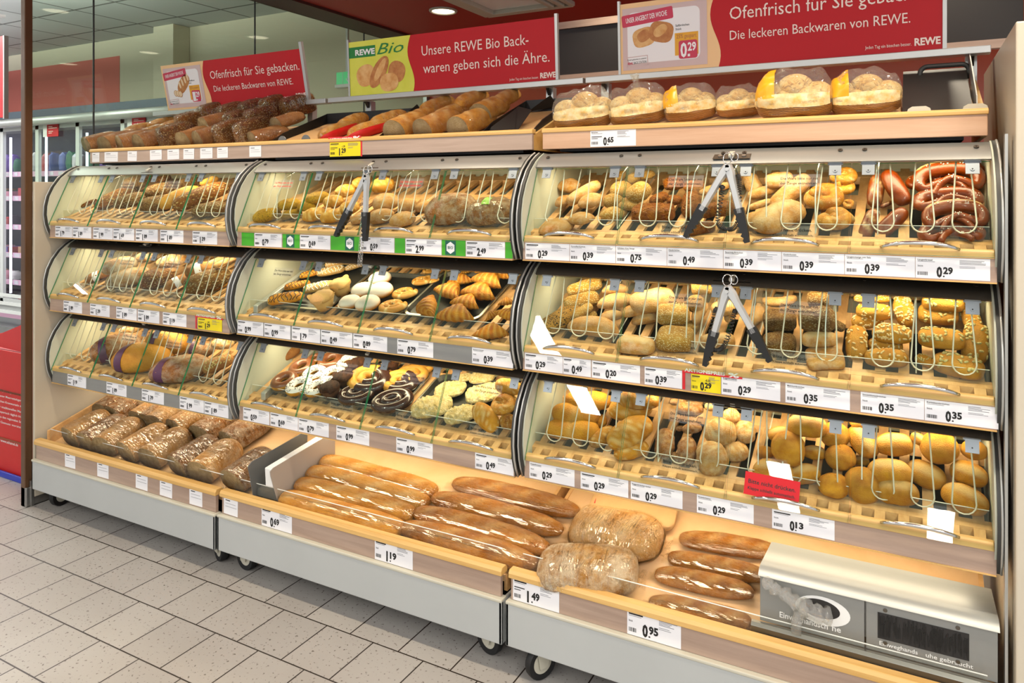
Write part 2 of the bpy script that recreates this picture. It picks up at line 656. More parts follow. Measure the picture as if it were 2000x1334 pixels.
for (x, y) in ADDED_PEND:
    o = thing('added_pendant', 'added white pendant strip lamp out of frame, brightening the left part of the ceiling', 'ceiling light', (x, y, 2.85), 'added pendant strip lamps')
    MB().box((x - .03, y - .75, 2.84), (x + .03, y + .75, 2.86)).build('housing', 'white_plain', o)
    MB().cyl((x, y - .7, 2.82), (x, y + .7, 2.82), .016, 10).build('tube', 'lamp_cool', o)
    for s in (-.6, .6):
        MB().cyl((x, y + s, 2.86), (x, y + s, 3.2), .003, 5).build('wire', 'steel', o)

# ------------------------------------------------------------------ the three shelf units
UNITS = {'L': (-.275, .978, -.028), 'M': (.982, 2.252, -.012), 'R': (2.262, 3.545, 0.0)}
UN = {'L': 'left', 'M': 'middle', 'R': 'right'}
TIER = {1: .567, 2: .91, 3: 1.255}
TN = {1: 'bottom', 2: 'middle', 3: 'top'}
PROFILE = [(.682, .340), (.655, .328), (.627, .311), (.592, .280), (.562, .237), (.541, .191), (.531, .145), (.529, .105), (.535, .061), (.544, .032), (.559, 0)]
F0, FS = (.575, .074), .45        # slatted floor: starts here, rises backwards by FS
SHELF0, SHELFS = (.50, .274), .33  # sloping shelf of the carts
TRAY0, TRAYS = (.705, 1.655), .36  # sloping top trays


def castor(parent, x, y, ang):
    p = Vector((x, y, .05))
    d = Vector((math.cos(ang), math.sin(ang), 0))     # axle
    m = MB()
    M = Matrix.Translation(p) @ Matrix.Rotation(ang, 4, 'Z')
    prof = [(.0, .026), (.010, .026), (.012, .040), (.013, .050), (.010, .052), (-.010, .052), (-.013, .050), (-.012, .040), (-.010, .026)]
    vs, fs = [], []
    n = 28
    for k in range(n):
        a = 2 * PI * k / n
        for (ax, rr) in prof:
            vs.append((ax, rr * .96 * math.cos(a), rr * .96 * math.sin(a)))
    q = len(prof)
    for k in range(n):
        for j in range(q):
            fs.append((k * q + j, k * q + (j + 1) % q, ((k + 1) % n) * q + (j + 1) % q, ((k + 1) % n) * q + j))
    m.add(vs, fs, 0, M)
    c = m.build('castor', 'rubber', parent, smooth=40, origin=p)
    h = MB()
    h.cyl((-.011, 0, 0), (.011, 0, 0), .033, 24, 0, M)
    h.cyl((-.016, 0, 0), (.016, 0, 0), .010, 12, 0, M)
    h.build('hub', 'caster_white', c, smooth=40)
    f = MB()
    for s in (-1, 1):
        f.plate([(-.014, -.012), (.014, -.012), (.026, .062), (-.026, .062)], -.0015, .0015, 0, M @ Matrix.Translation((s * .019, .0, 0)) @ Matrix(((0, 0, 1, 0), (1, 0, 0, 0), (0, 1, 0, 0), (0, 0, 0, 1))))
    f.box((-.026, -.03, .056), (.026, .03, .066), 0, M)
    f.build('fork', 'caster_white', c)


def cart(u):
    x0, x1, dy = UNITS[u]
    dy *= .4
    o = thing('bread_cart', {'L': 'white wheeled shelf base full of sliced half loaves, left unit', 'M': 'white wheeled shelf base carrying wrapped baguettes, middle unit',
                             'R': 'white wheeled shelf base with short baguettes and steel glove box'}[u], 'shelf unit', ((x0 + x1) / 2, .75, 0), 'wheeled shelf bases')
    k = MB()
    y = .46 + dy
    k.box((x0, y, .09), (x1, y + .012, .222))
    k.box((x0, y, .09), (x0 + .012, y + .5, .222))
    k.box((x1 - .012, y, .09), (x1, y + .5, .222))
    k.build('kick_panel', 'kick_paint', o, bevel=.003)
    MB().box((x0, y - .002, .217), (x1, y + .032, .227)).build('ledge', 'caster_white', o, bevel=.003)
    MB().box((x0 + .02, y + .03, .10), (x1 - .02, 1.1, .12)).build('base_plate', 'bracket_dark', o)
    a = {'L': (x0 + .085, x1 - .07), 'M': (x0 + .076, x1 - .088), 'R': (x0 + .10, x1 - .08)}[u]
    ang = {'L': (.15, 1.2), 'M': (PI / 2 - .1, PI / 2 - .25), 'R': (PI - .5, .3)}[u]
    for i in (0, 1):
        castor(o, a[i], .532 if u != 'R' or i else .50, ang[i])
    for xx in a:
        castor(o, xx, 1.02, .9)
    xa, xb = x0 + .012, x1 - .012
    MB().box((xa, y + .014, .228), (xb, y + .026, .298)).build('price_rail', 'strip_veneer', o)
    MB().prism([(y + .006, .294), (y + .006, .308), (y + .012, .318), (y + .036, .318), (y + .046, .306), (y + .046, .294)], xa - .006, xb + .006).build('front_rail', 'beech', o, bevel=.002)
    ys, zs = SHELF0
    y2 = 1.08
    z2 = zs + SHELFS * (y2 - ys)
    MB().prism([(ys + .002, zs), (y2, z2), (y2, z2 - .016), (ys + .002, zs - .016)], xa + .004, xb - .004).build('sloping_shelf', 'shelf_wood', o)
    for xx, up in ((xa, .07 if u == 'L' else .004), (xb - .012, .004)):
        MB().prism([(ys + .01, .225), (ys + .01, zs + up), (y2, z2 + up), (y2, .225)], xx, xx + .012).build('side_board', 'beech_pale', o)
    l = MB()
    l.box((xa + .02, ys + .012, zs - .004), (xb - .02, ys + .015, .352), 0)
    l.box((xa + .02, ys + .012, .352), (xb - .02, ys + .015, .3535), 1)
    l.build('acrylic_lip', ['acrylic', 'acrylic_edge'], o)
    MB().box((xa, 1.085, .1), (xb, 1.10, 1.60)).build('back_panel', 'bracket_dark', o)
    return o


def bin_(u, t, loops, strip='strip_veneer'):
    x0, x1, dy = UNITS[u]
    z0 = TIER[t]
    if t == 1:
        dy += .010
    o = thing('bread_bin', {('L', 3): 'glass fronted bin of dark seeded loaves, upper left', ('L', 2): 'glass fronted bin of floury loaves under the seeded loaf bin', ('L', 1): 'glass fronted bin of loaves with purple paper bands, lower left',
                            ('M', 3): 'glass fronted bin with green price rail and hanging tongs', ('M', 2): 'glass fronted bin holding trays of croissants, puddings and snails', ('M', 1): 'glass fronted bin holding trays of donuts and streusel cakes',
                            ('R', 3): 'glass fronted bin of pretzels, knots and cheese rolls', ('R', 2): 'glass fronted bin of seeded rolls with tongs hanging', ('R', 1): 'glass fronted bin of plain white and rye rolls'}[(u, t)],
              'bread bin', ((x0 + x1) / 2, .8, z0), 'glass fronted bread bins')
    T = lambda pts: [(p[0] + dy, p[1] + z0) for p in pts]
    poly = T(PROFILE + [(1.06, .0), (1.06, .340)])
    inner = [(p[0] + .009, p[1] + (.004 if p[1] < .02 else 0)) for p in PROFILE]
    pl = T(inner + [(1.05, .004), (1.05, .338)])
    for xa, xb, xi, s in ((x0, x0 + .010, x0 + .010, 1), (x1 - .010, x1, x1 - .010, -1)):
        p = MB().prism(poly, xa, xb, 1 if s > 0 or u != 'L' else 0).build('side_plate', ['plate_grey', 'plate_dark'], o, smooth=30)
        e = MB()
        e.tube([((xa if s > 0 else xb), y - .001, z) for y, z in T(PROFILE)], .0032, 6)
        e.build('edge_trim', 'aluminium', p, smooth=True)
        MB().prism(pl, min(xi, xi + s * .004), max(xi, xi + s * .004)).build('liner', 'cream_liner', p, smooth=30)
    xa, xb = x0 + .014, x1 - .014
    MB().box((xa - .004, .552 + dy, z0 - .001), (xb + .004, .561 + dy, z0 + .054)).build('price_rail', strip, o)
    MB().box((xa - .004, .549 + dy, z0 - .004), (xb + .004, .62 + dy, z0 - .001)).build('bottom_edge', 'beech', o)
    MB().prism(T([(.549, .054), (.549, .071), (.554, .0755), (.566, .0755), (.569, .071), (.569, .054)]), xa, xb).build('front_rail', 'beech_pale', o, bevel=.002)
    # canopy with screws
    c = MB()
    c.prism(T([(.628, .292), (.642, .309), (.662, .323), (.690, .337), (.740, .340), (1.05, .340), (1.05, .337), (.742, .337), (.694, .332), (.666, .318), (.648, .304), (.634, .288)]), xa - .004, xb + .004, 0)
    W4 = (xb - xa) / 4
    nrm = Vector((0, -.5, .87)).normalized()
    for i in range(5):
        for s in (-1, 1):
            xx = xa + i * W4 + s * .03
            if xa < xx < xb:
                q = Vector((xx, .660 + dy, z0 + .3235))
                c.cyl(q, q + nrm * .0025, .0062, 10, 1)
                c.cyl(q + nrm * .0025, q + nrm * .0031, .0028, 6, 2)
    c.build('canopy', ['steel_sheet' if t == 3 else 'canopy_shaded', 'screw_grey', 'board_black'], o, smooth=25)  # lower canopies: same metal, painted darker for the shade they stand in
    # slatted floor
    f = MB()
    fz = lambda y: z0 + F0[1] + FS * (y - F0[0])
    n = int((xb - xa) / .053)
    for i in range(n):
        cx = xa + (i + .5) * (xb - xa) / n
        f.prism([(.567 + dy, fz(.567) - .012), (1.04 + dy, fz(1.04) - .012), (1.04 + dy, fz(1.04)), (.567 + dy, fz(.567))], cx - .0125, cx + .0125)
    for y, hw in ((.608, .012), (.84, .019), (1.0, .019)):
        f.prism([(y + dy - hw, fz(y - hw) - .022), (y + dy + hw, fz(y + hw) - .022), (y + dy + hw, fz(y + hw) + .0006), (y + dy - hw, fz(y - hw) + .0006)], xa, xb)
    f.build('slat_floor', 'slat_wood', o)
    MB().prism([(.575 + dy, z0 + .012), (1.04 + dy, z0 + .16), (1.04 + dy, z0 + .156), (.575 + dy, z0 + .008)], xa, xb).build('crumb_pan', 'tray_steel', o)
    MB().box((xa, 1.044 + dy, z0 + .02), (xb, 1.05 + dy, z0 + .338)).build('back_panel', 'cream_liner', o)
    l = MB()
    l.box((xa + .006, .606 + dy, z0 + .091), (xb - .006, .609 + dy, z0 + .126), 0)
    l.box((xa + .006, .606 + dy, z0 + .126), (xb - .006, .609 + dy, z0 + .1272), 1)
    l.build('acrylic_lip', ['acrylic', 'acrylic_edge'], o)
    # lamp strip behind the canopy, and its light
    MB().cyl((xa + .03, .705 + dy, z0 + .322), (xb - .03, .705 + dy, z0 + .322), .009, 10).build('lamp_tube', 'lamp_glow', o, smooth=True)
    area('bin_lamp', ((x0 + x1) / 2, .715 + dy, z0 + .305), (x1 - x0 - .1, .04), 3.4, (1, .80, .55), (R(14), 0, 0), R(165))
    # flaps
    B, Tp = Vector((0, .545 + dy, z0 + .057)), Vector((0, .641 + dy, z0 + .285))
    V = (Tp - B).length
    for i in range(4):
        fx0, fx1 = xa + i * W4 + .0022, xa + (i + 1) * W4 - .0022
        w = fx1 - fx0
        M = frame((fx0, B.y, B.z), (1, 0, 0), Tp - B)
        g = MB()
        g.box((0, 0, 0), (w, V, .004))
        g.m = [0, 0, 1, 1, 1, 1]
        g.v = [tuple(M @ Vector(p)) for p in g.v]
        fl = g.build('flap', ['flap_glass', 'glass_edge'], o, origin=M.translation)
        h = MB()
        k = 14
        pts, rs = [], []
        for j in range(k + 1):
            s = j / k * 2 - 1
            pts.append(M @ Vector((w * .5 + s * .085, .016 + .008 * (1 - s * s), .006 + .018 * (1 - s ** 4))))
            rs.append(.0035 + .0022 * (1 - s * s))
        h.tube(pts, rs, 8).build('handle', 'chrome', fl, smooth=True)
        for s in (.038, w - .038):
            q = MB()
            q.box((s - .015, V - .034, .004), (s + .015, V + .004, .0065), 0, M)
            q.box((s - .019, V - .004, .002), (s + .019, V + .012, .005), 0, M)
            q.cyl(M @ Vector((s - .017, V + .003, .008)), M @ Vector((s + .017, V + .003, .008)), .0045, 8)
            q.cyl(M @ Vector((s, V - .022, .0065)), M @ Vector((s, V - .022, .0085)), .005, 10)
            q.cyl(M @ Vector((s, V - .022, .0085)), M @ Vector((s, V - .022, .0088)), .002, 6, 1)
            q.build('hinge', ['hinge_steel', 'board_black'], fl)
        nt = NOTICE.get((u, t, i))
        if nt:
            if 'a' in nt or 'r' in nt:
                q = MB()
                c0 = w * .42 if u == 'R' else w * .4
                q.quad(M, c0, V - .066, c0 + .105, V - .030, 0, .0048)
                mi = 1 if 'a' in nt else 2
                q.text('Die Ware bitte nur mit', M @ Matrix.Translation((c0 + .004, V - .046, .0052)), .0074, mi, .096, .012)
                q.text('der Zange entnehmen.', M @ Matrix.Translation((c0 + .003, V - .060, .0052)), .0074, mi, .096, .012)
                q.build('notice', ['notice_film', 'ink', 'sale_red'], fl)
    for i in range(4):
        nt = NOTICE.get((u, t, i))
        if nt and ('b' in nt or 'R' in nt):
            q = MB()
            cx = xa + i * W4 + W4 * .36
            M = frame((cx, .6055 + dy, z0 + .086), (1, 0, 0), (0, 0, 1))
            if 'R' in nt:
                M = frame((xa + i * W4 + .05, .5425 + dy, z0 + .083), (1, 0, -.03), Tp - B)
                q.quad(M, 0, 0, .142, .058, 3, .0046)
                q.text('Bitte nicht drücken.', M @ Matrix.Translation((.01, .030, .0052)), .0105, 1, .122, .014)
                q.text('Klappe schließt automatisch.', M @ Matrix.Translation((.01, .014, .0052)), .0078, 1, .122, .012)
            else:
                q.quad(M, 0, 0, .112, .034, 0, .0002)
                q.text('Bitte nicht drücken.', M @ Matrix.Translation((.005, .019, .0006)), .0082, 1, .100, .014)
                q.text('Klappe schließt automatisch.', M @ Matrix.Translation((.004, .006, .0006)), .0058, 1, .104, .012)
            q.build('notice', ['notice_film', 'ink', 'sale_red', 'sign_red'], o)
    if (u, t) in (('M', 2), ('M', 1)):
        bx = on_plane(545, 568 if t == 2 else 745, (0, F0[0] + dy, z0 + F0[1] + .02), Vector((0, -FS, 1)).normalized()).x
        MB().prism([(.585 + dy, fz(.585)), (.585 + dy, fz(.585) + .03), (1.03 + dy, fz(1.03) + .03), (1.03 + dy, fz(1.03))], bx - .012, bx + .012).build('metal_rail', 'aluminium', o, bevel=.003)
    # wire guard
    if loops:
        ry, rz = .664 + dy, z0 + .293
        rod = MB().cyl((xa + .02, ry, rz), (xb - .02, ry, rz), .0042, 8).build('guard_rod', 'wire_white', o, smooth=True, origin=((x0 + x1) / 2, ry, rz))
        for i in range(4):
            for s in (.075, .165, .255):
                cx = xa + i * W4 + s
                if (cx - xa) > (xb - xa) - .03:
                    continue
                hw = .026
                by, bz = .602 + dy, z0 + .110
                pts = [(cx - hw * .55, ry - .004, rz + .003), (cx - hw * .6, ry - .006, rz - .01)]
                for j in range(9):
                    a = PI + PI * j / 8
                    pts.append((cx + hw * math.cos(a), by, bz + hw + hw * math.sin(a)))
                pts += [(cx + hw * .6, ry - .006, rz - .01), (cx + hw * .55, ry - .004, rz + .003)]
                MB().tube(pts, .0021, 6).build('wire_loop', 'wire_white', rod, smooth=True)
    # clear compartment dividers
    d = DIV.get((u, t), [])
    for px in d:
        xx = xa + px * (xb - xa)
        q = MB()
        q.prism(T([(.612, .1), (.612, .2), (.66, .27), (.72, .30), (1.0, .33), (1.0, .28)]), xx - .0015, xx + .0015, 1, capmi=0)
        q.build('divider', ['acrylic', 'acrylic_edge'], o)
    return o


NOTICE = {('L', 3, 1): 'ab', ('L', 3, 2): 'ab', ('L', 2, 1): 'ab', ('L', 2, 2): 'ab', ('L', 1, 1): 'ab', ('L', 1, 2): 'a',
          ('M', 3, 0): 'r', ('M', 3, 2): 'r', ('M', 2, 0): 'a', ('M', 1, 1): 'ab', ('M', 1, 2): 'ab', ('M', 1, 3): 'ab',
          ('R', 3, 1): 'ab', ('R', 3, 2): 'ab', ('R', 2, 1): 'ab', ('R', 2, 2): 'ab', ('R', 1, 1): 'ab', ('R', 1, 2): 'R'}
DIV = {('R', 3): [.23, .41, .5, .68, .8], ('R', 2): [.22, .42, .55, .7, .87], ('R', 1): [.33, .56, .77], ('M', 3): [.12, .6], ('L', 2): [.3], ('L', 3): [.25]}


def top_tray(u):
    x0, x1, dy = UNITS[u]
    a, b_ = {'L': (-.215, .965), 'M': (.965, 2.236), 'R': (2.275, 3.527)}[u]
    o = thing('display_tray', {'L': 'wooden top tray with wrapped dark loaves and white cards', 'M': 'wooden top tray with wrapped pale loaves and a yellow price', 'R': 'wooden top tray with bagged rolls, over the right unit'}[u], 'tray', ((a + b_) / 2, .85, 1.6), 'wooden top trays')
    y, z = .68, 1.607
    MB().box((a, y, z), (b_, y + .014, z + .058)).build('front_board', 'veneer_grey' if u != 'R' else 'veneer_warm', o, bevel=.002)
    MB().prism([(y - .004, z + .054), (y - .004, z + .064), (y + .002, z + .070), (y + .024, z + .070), (y + .024, z + .054)], a - .002, b_ + .002).build('rail_cap', 'beech', o, bevel=.002)
    y0, zz = TRAY0
    y2 = 1.04
    z2 = zz + TRAYS * (y2 - y0)
    MB().prism([(y0, zz), (y2, z2), (y2, z2 - .014), (y0, zz - .014)], a + .01, b_ - .01).build('sloping_floor', 'shelf_wood', o)
    for xx in (a, b_ - .012):
        MB().prism([(y + .014, z), (y + .014, z + .05), (y2, z2 + .02), (y2, z)], xx, xx + .012).build('side_board', 'beech', o)
    MB().box((a + .05, y + .03, 1.600), (b_ - .05, 1.03, z + .01)).build('runner', 'board_black', o)
    return o


for u in 'LMR':
    cart(u)
    top_tray(u)
    for t in (3, 2, 1):
        bin_(u, t, u in 'LR' or t == 3, 'steel_sheet' if (u, t) in (('L', 1), ('M', 2)) else 'strip_veneer')
    x0, x1, dy = UNITS[u]
    # light under the lowest bin, shining on the sloping shelf
    area('shelf_lamp', ((x0 + x1) / 2, .78, .556), (x1 - x0 - .1, .05), 1.9, (1, .84, .62), (R(-6), 0, 0), R(170))
    o = thing('shelf_lamp', 'slim lamp strip under the lowest bin of the %s unit' % UN[u], 'lamp', ((x0 + x1) / 2, .78, .565))
    MB().box((x0 + .05, .755, .560), (x1 - .05, .805, .567)).build('diffuser', 'lamp_glow', o)
# ------------------------------------------------------------------ sign rails, signs, menu board
YS = 1.0
for u, (a, b_), br in (('L', (-.19, 1.02), (.05, .85)), ('M', (1.035, 2.283), (1.2, 2.1)), ('R', (2.293, 3.56), (2.33, 3.5))):
    o = thing('sign_rail', {'L': 'grey aluminium rail carrying the leftmost red bakery sign', 'M': 'grey aluminium rail carrying the sign with the lime green end', 'R': 'grey aluminium rail carrying the biggest red sign on the right'}[u], 'sign rail', ((a + b_) / 2, YS, 1.87), 'sign rails over the top trays')
    MB().box((a, YS - .012, 1.866), (b_, YS + .03, 1.888)).build('rail', 'aluminium', o, bevel=.002)
    for x in br:
        MB().box((x, YS + .05, 1.66), (x + .03, YS + .08, 1.87)).build('bracket_post', 'aluminium', o)
        MB().prism([(YS + .03, 1.866), (YS + .08, 1.866), (YS + .08, 1.80)], x + .008, x + .022).build('bracket_arm', 'bracket_dark', o)


def px_x(px, y=YS):
    return at_y(px, 376, y).x


def wave(w0, amp, H, n=14):
    """wavy right border of the sign's left field: x as a function of height"""
    return [(w0 + amp * math.sin((k / n) * 2 * PI * .92 + .6) - amp * .3, H * k / n) for k in range(n + 1)]


def blob(q, M, cx, cy, rx, ry, ang, mi, z=0.0, n=22, p=2.3):
    vs = []
    for k in range(n):
        a = 2 * PI * k / n
        x = rx * abs(math.cos(a)) ** (2 / p) * (1 if math.cos(a) >= 0 else -1)
        y = ry * abs(math.sin(a)) ** (2 / p) * (1 if math.sin(a) >= 0 else -1)
        vs.append((cx + x * math.cos(ang) - y * math.sin(ang), cy + x * math.sin(ang) + y * math.cos(ang), z))
    q.add(vs, [tuple(range(n))], mi, M)


def rrect(q, M, x0, y0, x1, y1, r, mi, z=0.0):
    vs = []
    for cx, cy, a0 in ((x1 - r, y1 - r, 0), (x0 + r, y1 - r, 90), (x0 + r, y0 + r, 180), (x1 - r, y0 + r, 270)):
        for k in range(5):
            a = R(a0 + 22.5 * k)
            vs.append((cx + r * math.cos(a), cy + r * math.sin(a), z))
    q.add(vs, [tuple(range(20))], mi, M)


mat('printed_bread', '#c98a3f', .5, vary=.35, vscale=(30, 30, 30), col2='#e2b878')
mat('printed_crumb', '#ead0a8', .5, vary=.1, vscale=(60, 60, 60))
mat('printed_brown', '#a8622a', .5, vary=.3, vscale=(40, 40, 40), col2='#c68a48')
SM = ['sign_red', 'sign_cream', 'sign_lettering', 'sign_white', 'poster_pink', 'poster_edge', 'poster_orange', 'printed_bread', 'printed_crumb', 'ink', 'logo_green', 'sign_lime', 'printed_brown', 'aluminium']


def sign(u, x0, x1, lean, H, label, left):
    o = thing('bakery_sign', label, 'sign', ((x0 + x1) / 2, YS, 1.888), 'red bakery signs above the shelves')
    M = frame((x0, YS - .006, 1.888), (1, 0, 0), (0, -lean, H))
    Wd = x1 - x0
    q = MB()
    q.box((0, 0, -.004), (Wd, H, 0), 0, M)
    q.build('sign_board', SM, o)
    X = lambda px: px_x(px) - x0
    q = MB()
    Z = lambda z: M @ Matrix.Translation((0, 0, z))
    wv = wave(left['w'] , left['amp'], H)
    q.add([(0, 0, .0006), *[(a, b_, .0006) for a, b_ in wv], (0, H, .0006)], [tuple(range(len(wv) + 2))], left['mi'], M)
    q.build('colour_field', SM, o)
    q = MB()
    for (s, px0, px1, cy, h, bold) in left['text']:
        q.text(s, M @ Matrix.Translation((X(px0), cy * H, .0016)), h * H, 2, X(px1) - X(px0), bold)
        q.build('lettering', SM, o)
        q = MB()
    if left.get('poster'):
        a, b_ = X(left['poster'][0]), X(left['poster'][1])
        w = b_ - a
        p = MB()
        p.quad(M, a, .05 * H, b_, .93 * H, 5, .0016)
        rrect(p, M, a + .06 * w, .14 * H, b_ - .08 * w, .86 * H, .02, 3, .0020)
        bn = M @ Matrix.Translation((a, .66 * H, .0024)) @ Matrix.Rotation(R(5), 4, 'Z')
        rrect(p, bn, .0, .0, .62 * w, .17 * H, .006, 4)
        p.text('UNSER ANGEBOT DER WOCHE', bn @ Matrix.Translation((.05 * w, .055 * H, .0004)), .07 * H, 3, .50 * w, .01)
        if u == 'R':
            blob(p, M, a + .26 * w, .50 * H, .135 * w, .135 * H, R(12), 7, .0024, p=3)
            blob(p, M, a + .26 * w, .52 * H, .08 * w, .08 * H, R(30), 12, .0027, p=2.5)
            blob(p, M, a + .47 * w, .55 * H, .145 * w, .145 * H, R(-14), 12, .0028, p=3)
            blob(p, M, a + .46 * w, .57 * H, .09 * w, .07 * H, R(35), 7, .0031, p=2.2)
            pr, pct, nm = ('0', '29'), '25% gespart', ('Saftbrötchen', 'Stück')
        else:
            blob(p, M, a + .50 * w, .56 * H, .20 * w, .13 * H, R(42), 12, .0024, p=2.6)
            for k in range(4):
                blob(p, M, a + (.40 + .075 * k) * w, (.545 + .05 * k) * H, .022 * w, .08 * H, R(12), 8, .0027)
            for k in range(3):
                blob(p, M, a + (.26 + .06 * k) * w, (.37 - .012 * k) * H, .05 * w, .07 * H, R(25), 12, .0025 + .0006 * k)
                blob(p, M, a + (.262 + .06 * k) * w, (.372 - .012 * k) * H, .043 * w, .06 * H, R(25), 8, .0027 + .0006 * k)
            pr, pct, nm = ('1', '29'), '22% gespart', ('Weißbrot', 'Stück')
        tx, ty = a + .63 * w, .17 * H
        p.quad(M, tx, ty + .03 * H, tx + .27 * w, ty + .34 * H, 6, .0024)
        p.text(pct, M @ Matrix.Translation((tx + .02 * w, ty + .265 * H, .0027)), .055 * H, 12, .23 * w, .015)
        rrect(p, M, tx + .045 * w, ty - .02 * H, tx + .26 * w, ty + .23 * H, .008, 4, .0030)
        p.text(pr[0], M @ Matrix.Translation((tx + .065 * w, ty + .005 * H, .0034)), .19 * H, 3, .075 * w, .03)
        p.text(pr[1], M @ Matrix.Translation((tx + .150 * w, ty + .085 * H, .0034)), .11 * H, 3, .095 * w, .03)
        p.quad(M, tx + .148 * w, ty + .005 * H, tx + .175 * w, ty + .04 * H, 3, .0034)
        p.text(nm[0], M @ Matrix.Translation((tx + .01 * w, ty + .43 * H, .0024)), .03 * H, 9, .16 * w, .012)
        p.text(nm[1], M @ Matrix.Translation((tx + .01 * w, ty + .38 * H, .0024)), .03 * H, 9, .07 * w, .012)
        st = M @ Matrix.Translation((a + .05 * w, .1 * H, .0024)) @ Matrix.Rotation(R(2), 4, 'Z')
        for r_ in ((0, 0, .26 * w, .003), (0, .125 * H, .26 * w, .125 * H + .003), (0, 0, .003, .125 * H), (.26 * w - .003, 0, .26 * w, .125 * H)):
            p.quad(st, *r_, 5)
        p.text('Frisch gebacken in unserer', st @ Matrix.Translation((.012 * w, .085 * H, .0003)), .022 * H, 9, .23 * w)
        p.text('REWE', st @ Matrix.Translation((.012 * w, .028 * H, .0003)), .03 * H, 4, .06 * w, .03)
        p.text('BACK STATION', st @ Matrix.Translation((.085 * w, .028 * H, .0003)), .035 * H, 9, .155 * w)
        p.build('poster', SM, o)
    q = MB()
    if u == 'M':
        q.quad(M, 0, .70 * H, X(738), .90 * H, 10, .0012)
        q.text('REWE', M @ Matrix.Translation((X(699), .745 * H, .0018)), .10 * H, 3, X(737) - X(699), .035)
        q.text('Bio', M @ Matrix.Translation((X(741), .72 * H, .0018)), .20 * H, 10, X(793) - X(741), .0, shear=.35)
        blob(q, M, X(718), .36 * H, .052, .20 * H, R(15), 7, .0012)
        blob(q, M, X(778), .38 * H, .046, .19 * H, R(-20), 12, .0012)
        blob(q, M, X(744), .40 * H, .036, .33 * H, R(-36), 12, .0016, p=2.0)
        blob(q, M, X(746), .44 * H, .016, .24 * H, R(-34), 7, .0019, p=2.0)
        blob(q, M, X(763), .20 * H, .050, .165 * H, R(5), 7, .0022)
        q.build('printed_buns', SM, o)
    # end clamps
    ends = [(x0 - .006, x0 + .003), (x1 - .003, x1 + .008)] if u != 'L' else [(x1 - .004, x1 + .012)]
    q = MB()
    for c0, c1 in ends:
        q.box((c0 - x0, -.006, -.010), (c1 - x0, H + (.03 if u == 'L' else .012), .004), 0, M)
    q.build('end_clamp', 'aluminium', o)
    return o


sign('L', px_x(331), px_x(603), .045, .230, 'red oven fresh sign showing a sliced white loaf, price 1.29', dict(
    w=px_x(415) - px_x(331), amp=.016, mi=1, poster=(334, 407), text=[
        ('Ofenfrisch für Sie gebacken.', 423, 596, .60, .17, .0), ('Die leckeren Backwaren von REWE.', 426, 580, .33, .125, .0), ('Jeden Tag ein bisschen besser.', 541, 580, .075, .035, 0), ('REWE', 582, 602, .06, .085, .035)]))
sign('M', px_x(686), px_x(1089), .012, .234, 'red sign with lime green end showing three buns', dict(
    w=px_x(808) - px_x(686), amp=.016, mi=11, text=[
        ('Unsere REWE Bio Back-', 828, 1036, .61, .175, .0), ('waren geben sich die Ähre.', 830, 1076, .30, .175, .0), ('Jeden Tag ein bisschen besser.', 997, 1054, .045, .04, 0), ('REWE', 1057, 1087, .045, .085, .035)]))
sign('R', px_x(1213), px_x(1843), .012, .248, 'big red oven fresh sign showing two square rolls, price 0.29', dict(
    w=px_x(1402) - px_x(1213), amp=.017, mi=1, poster=(1219, 1383), text=[
        ('Ofenfrisch für Sie gebacken.', 1427, 1828, .615, .17, .0), ('Die leckeren Backwaren von REWE.', 1427, 1778, .345, .125, .0), ('Jeden Tag ein bisschen besser.', 1690, 1780, .07, .04, 0), ('REWE', 1786, 1837, .065, .085, .035)]))

# black menu board behind the signs
yb = 1.6
p0, p1 = at_y(1060, 163, yb), at_y(1999, 70, yb)
zb0 = at_y(1150, 150, yb).z
zt0 = at_y(1150, 45, yb).z
o = thing('menu_board', 'long empty black board in a slim wooden frame, behind the signs', 'board', ((p0.x + p1.x) / 2, yb, zb0))
MB().box((p0.x, yb, zb0), (p1.x, yb + .02, zt0)).build('board_panel', 'board_black', o)
m = MB()
for z in (zb0, zt0):
    m.box((p0.x, yb - .012, z - .016), (p1.x, yb + .02, z + .016))
m.build('frame', 'veneer_grey', o)

# ------------------------------------------------------------------ price labels
LM = ['white_card', 'ink', 'ink_grey', 'sale_yellow', 'sale_red', 'sign_white', 'bio_green', 'bio_dark']
rnd = random.Random(5)


def fine_print(q, M, x0, x1, ytop, n, step, h, mi, z):
    for k in range(n):
        w = (x1 - x0) * rnd.uniform(.45, 1.0)
        q.quad(M, x0, ytop - k * step - h, x0 + w, ytop - k * step, mi, z)


def barcode(q, M, x, y, w, h, mi, z):
    k = 0
    while k < w:
        d = rnd.uniform(.0008, .0022)
        q.quad(M, x + k, y, x + min(w, k + d), y + h, mi, z)
        k += d + rnd.uniform(.0006, .0018)


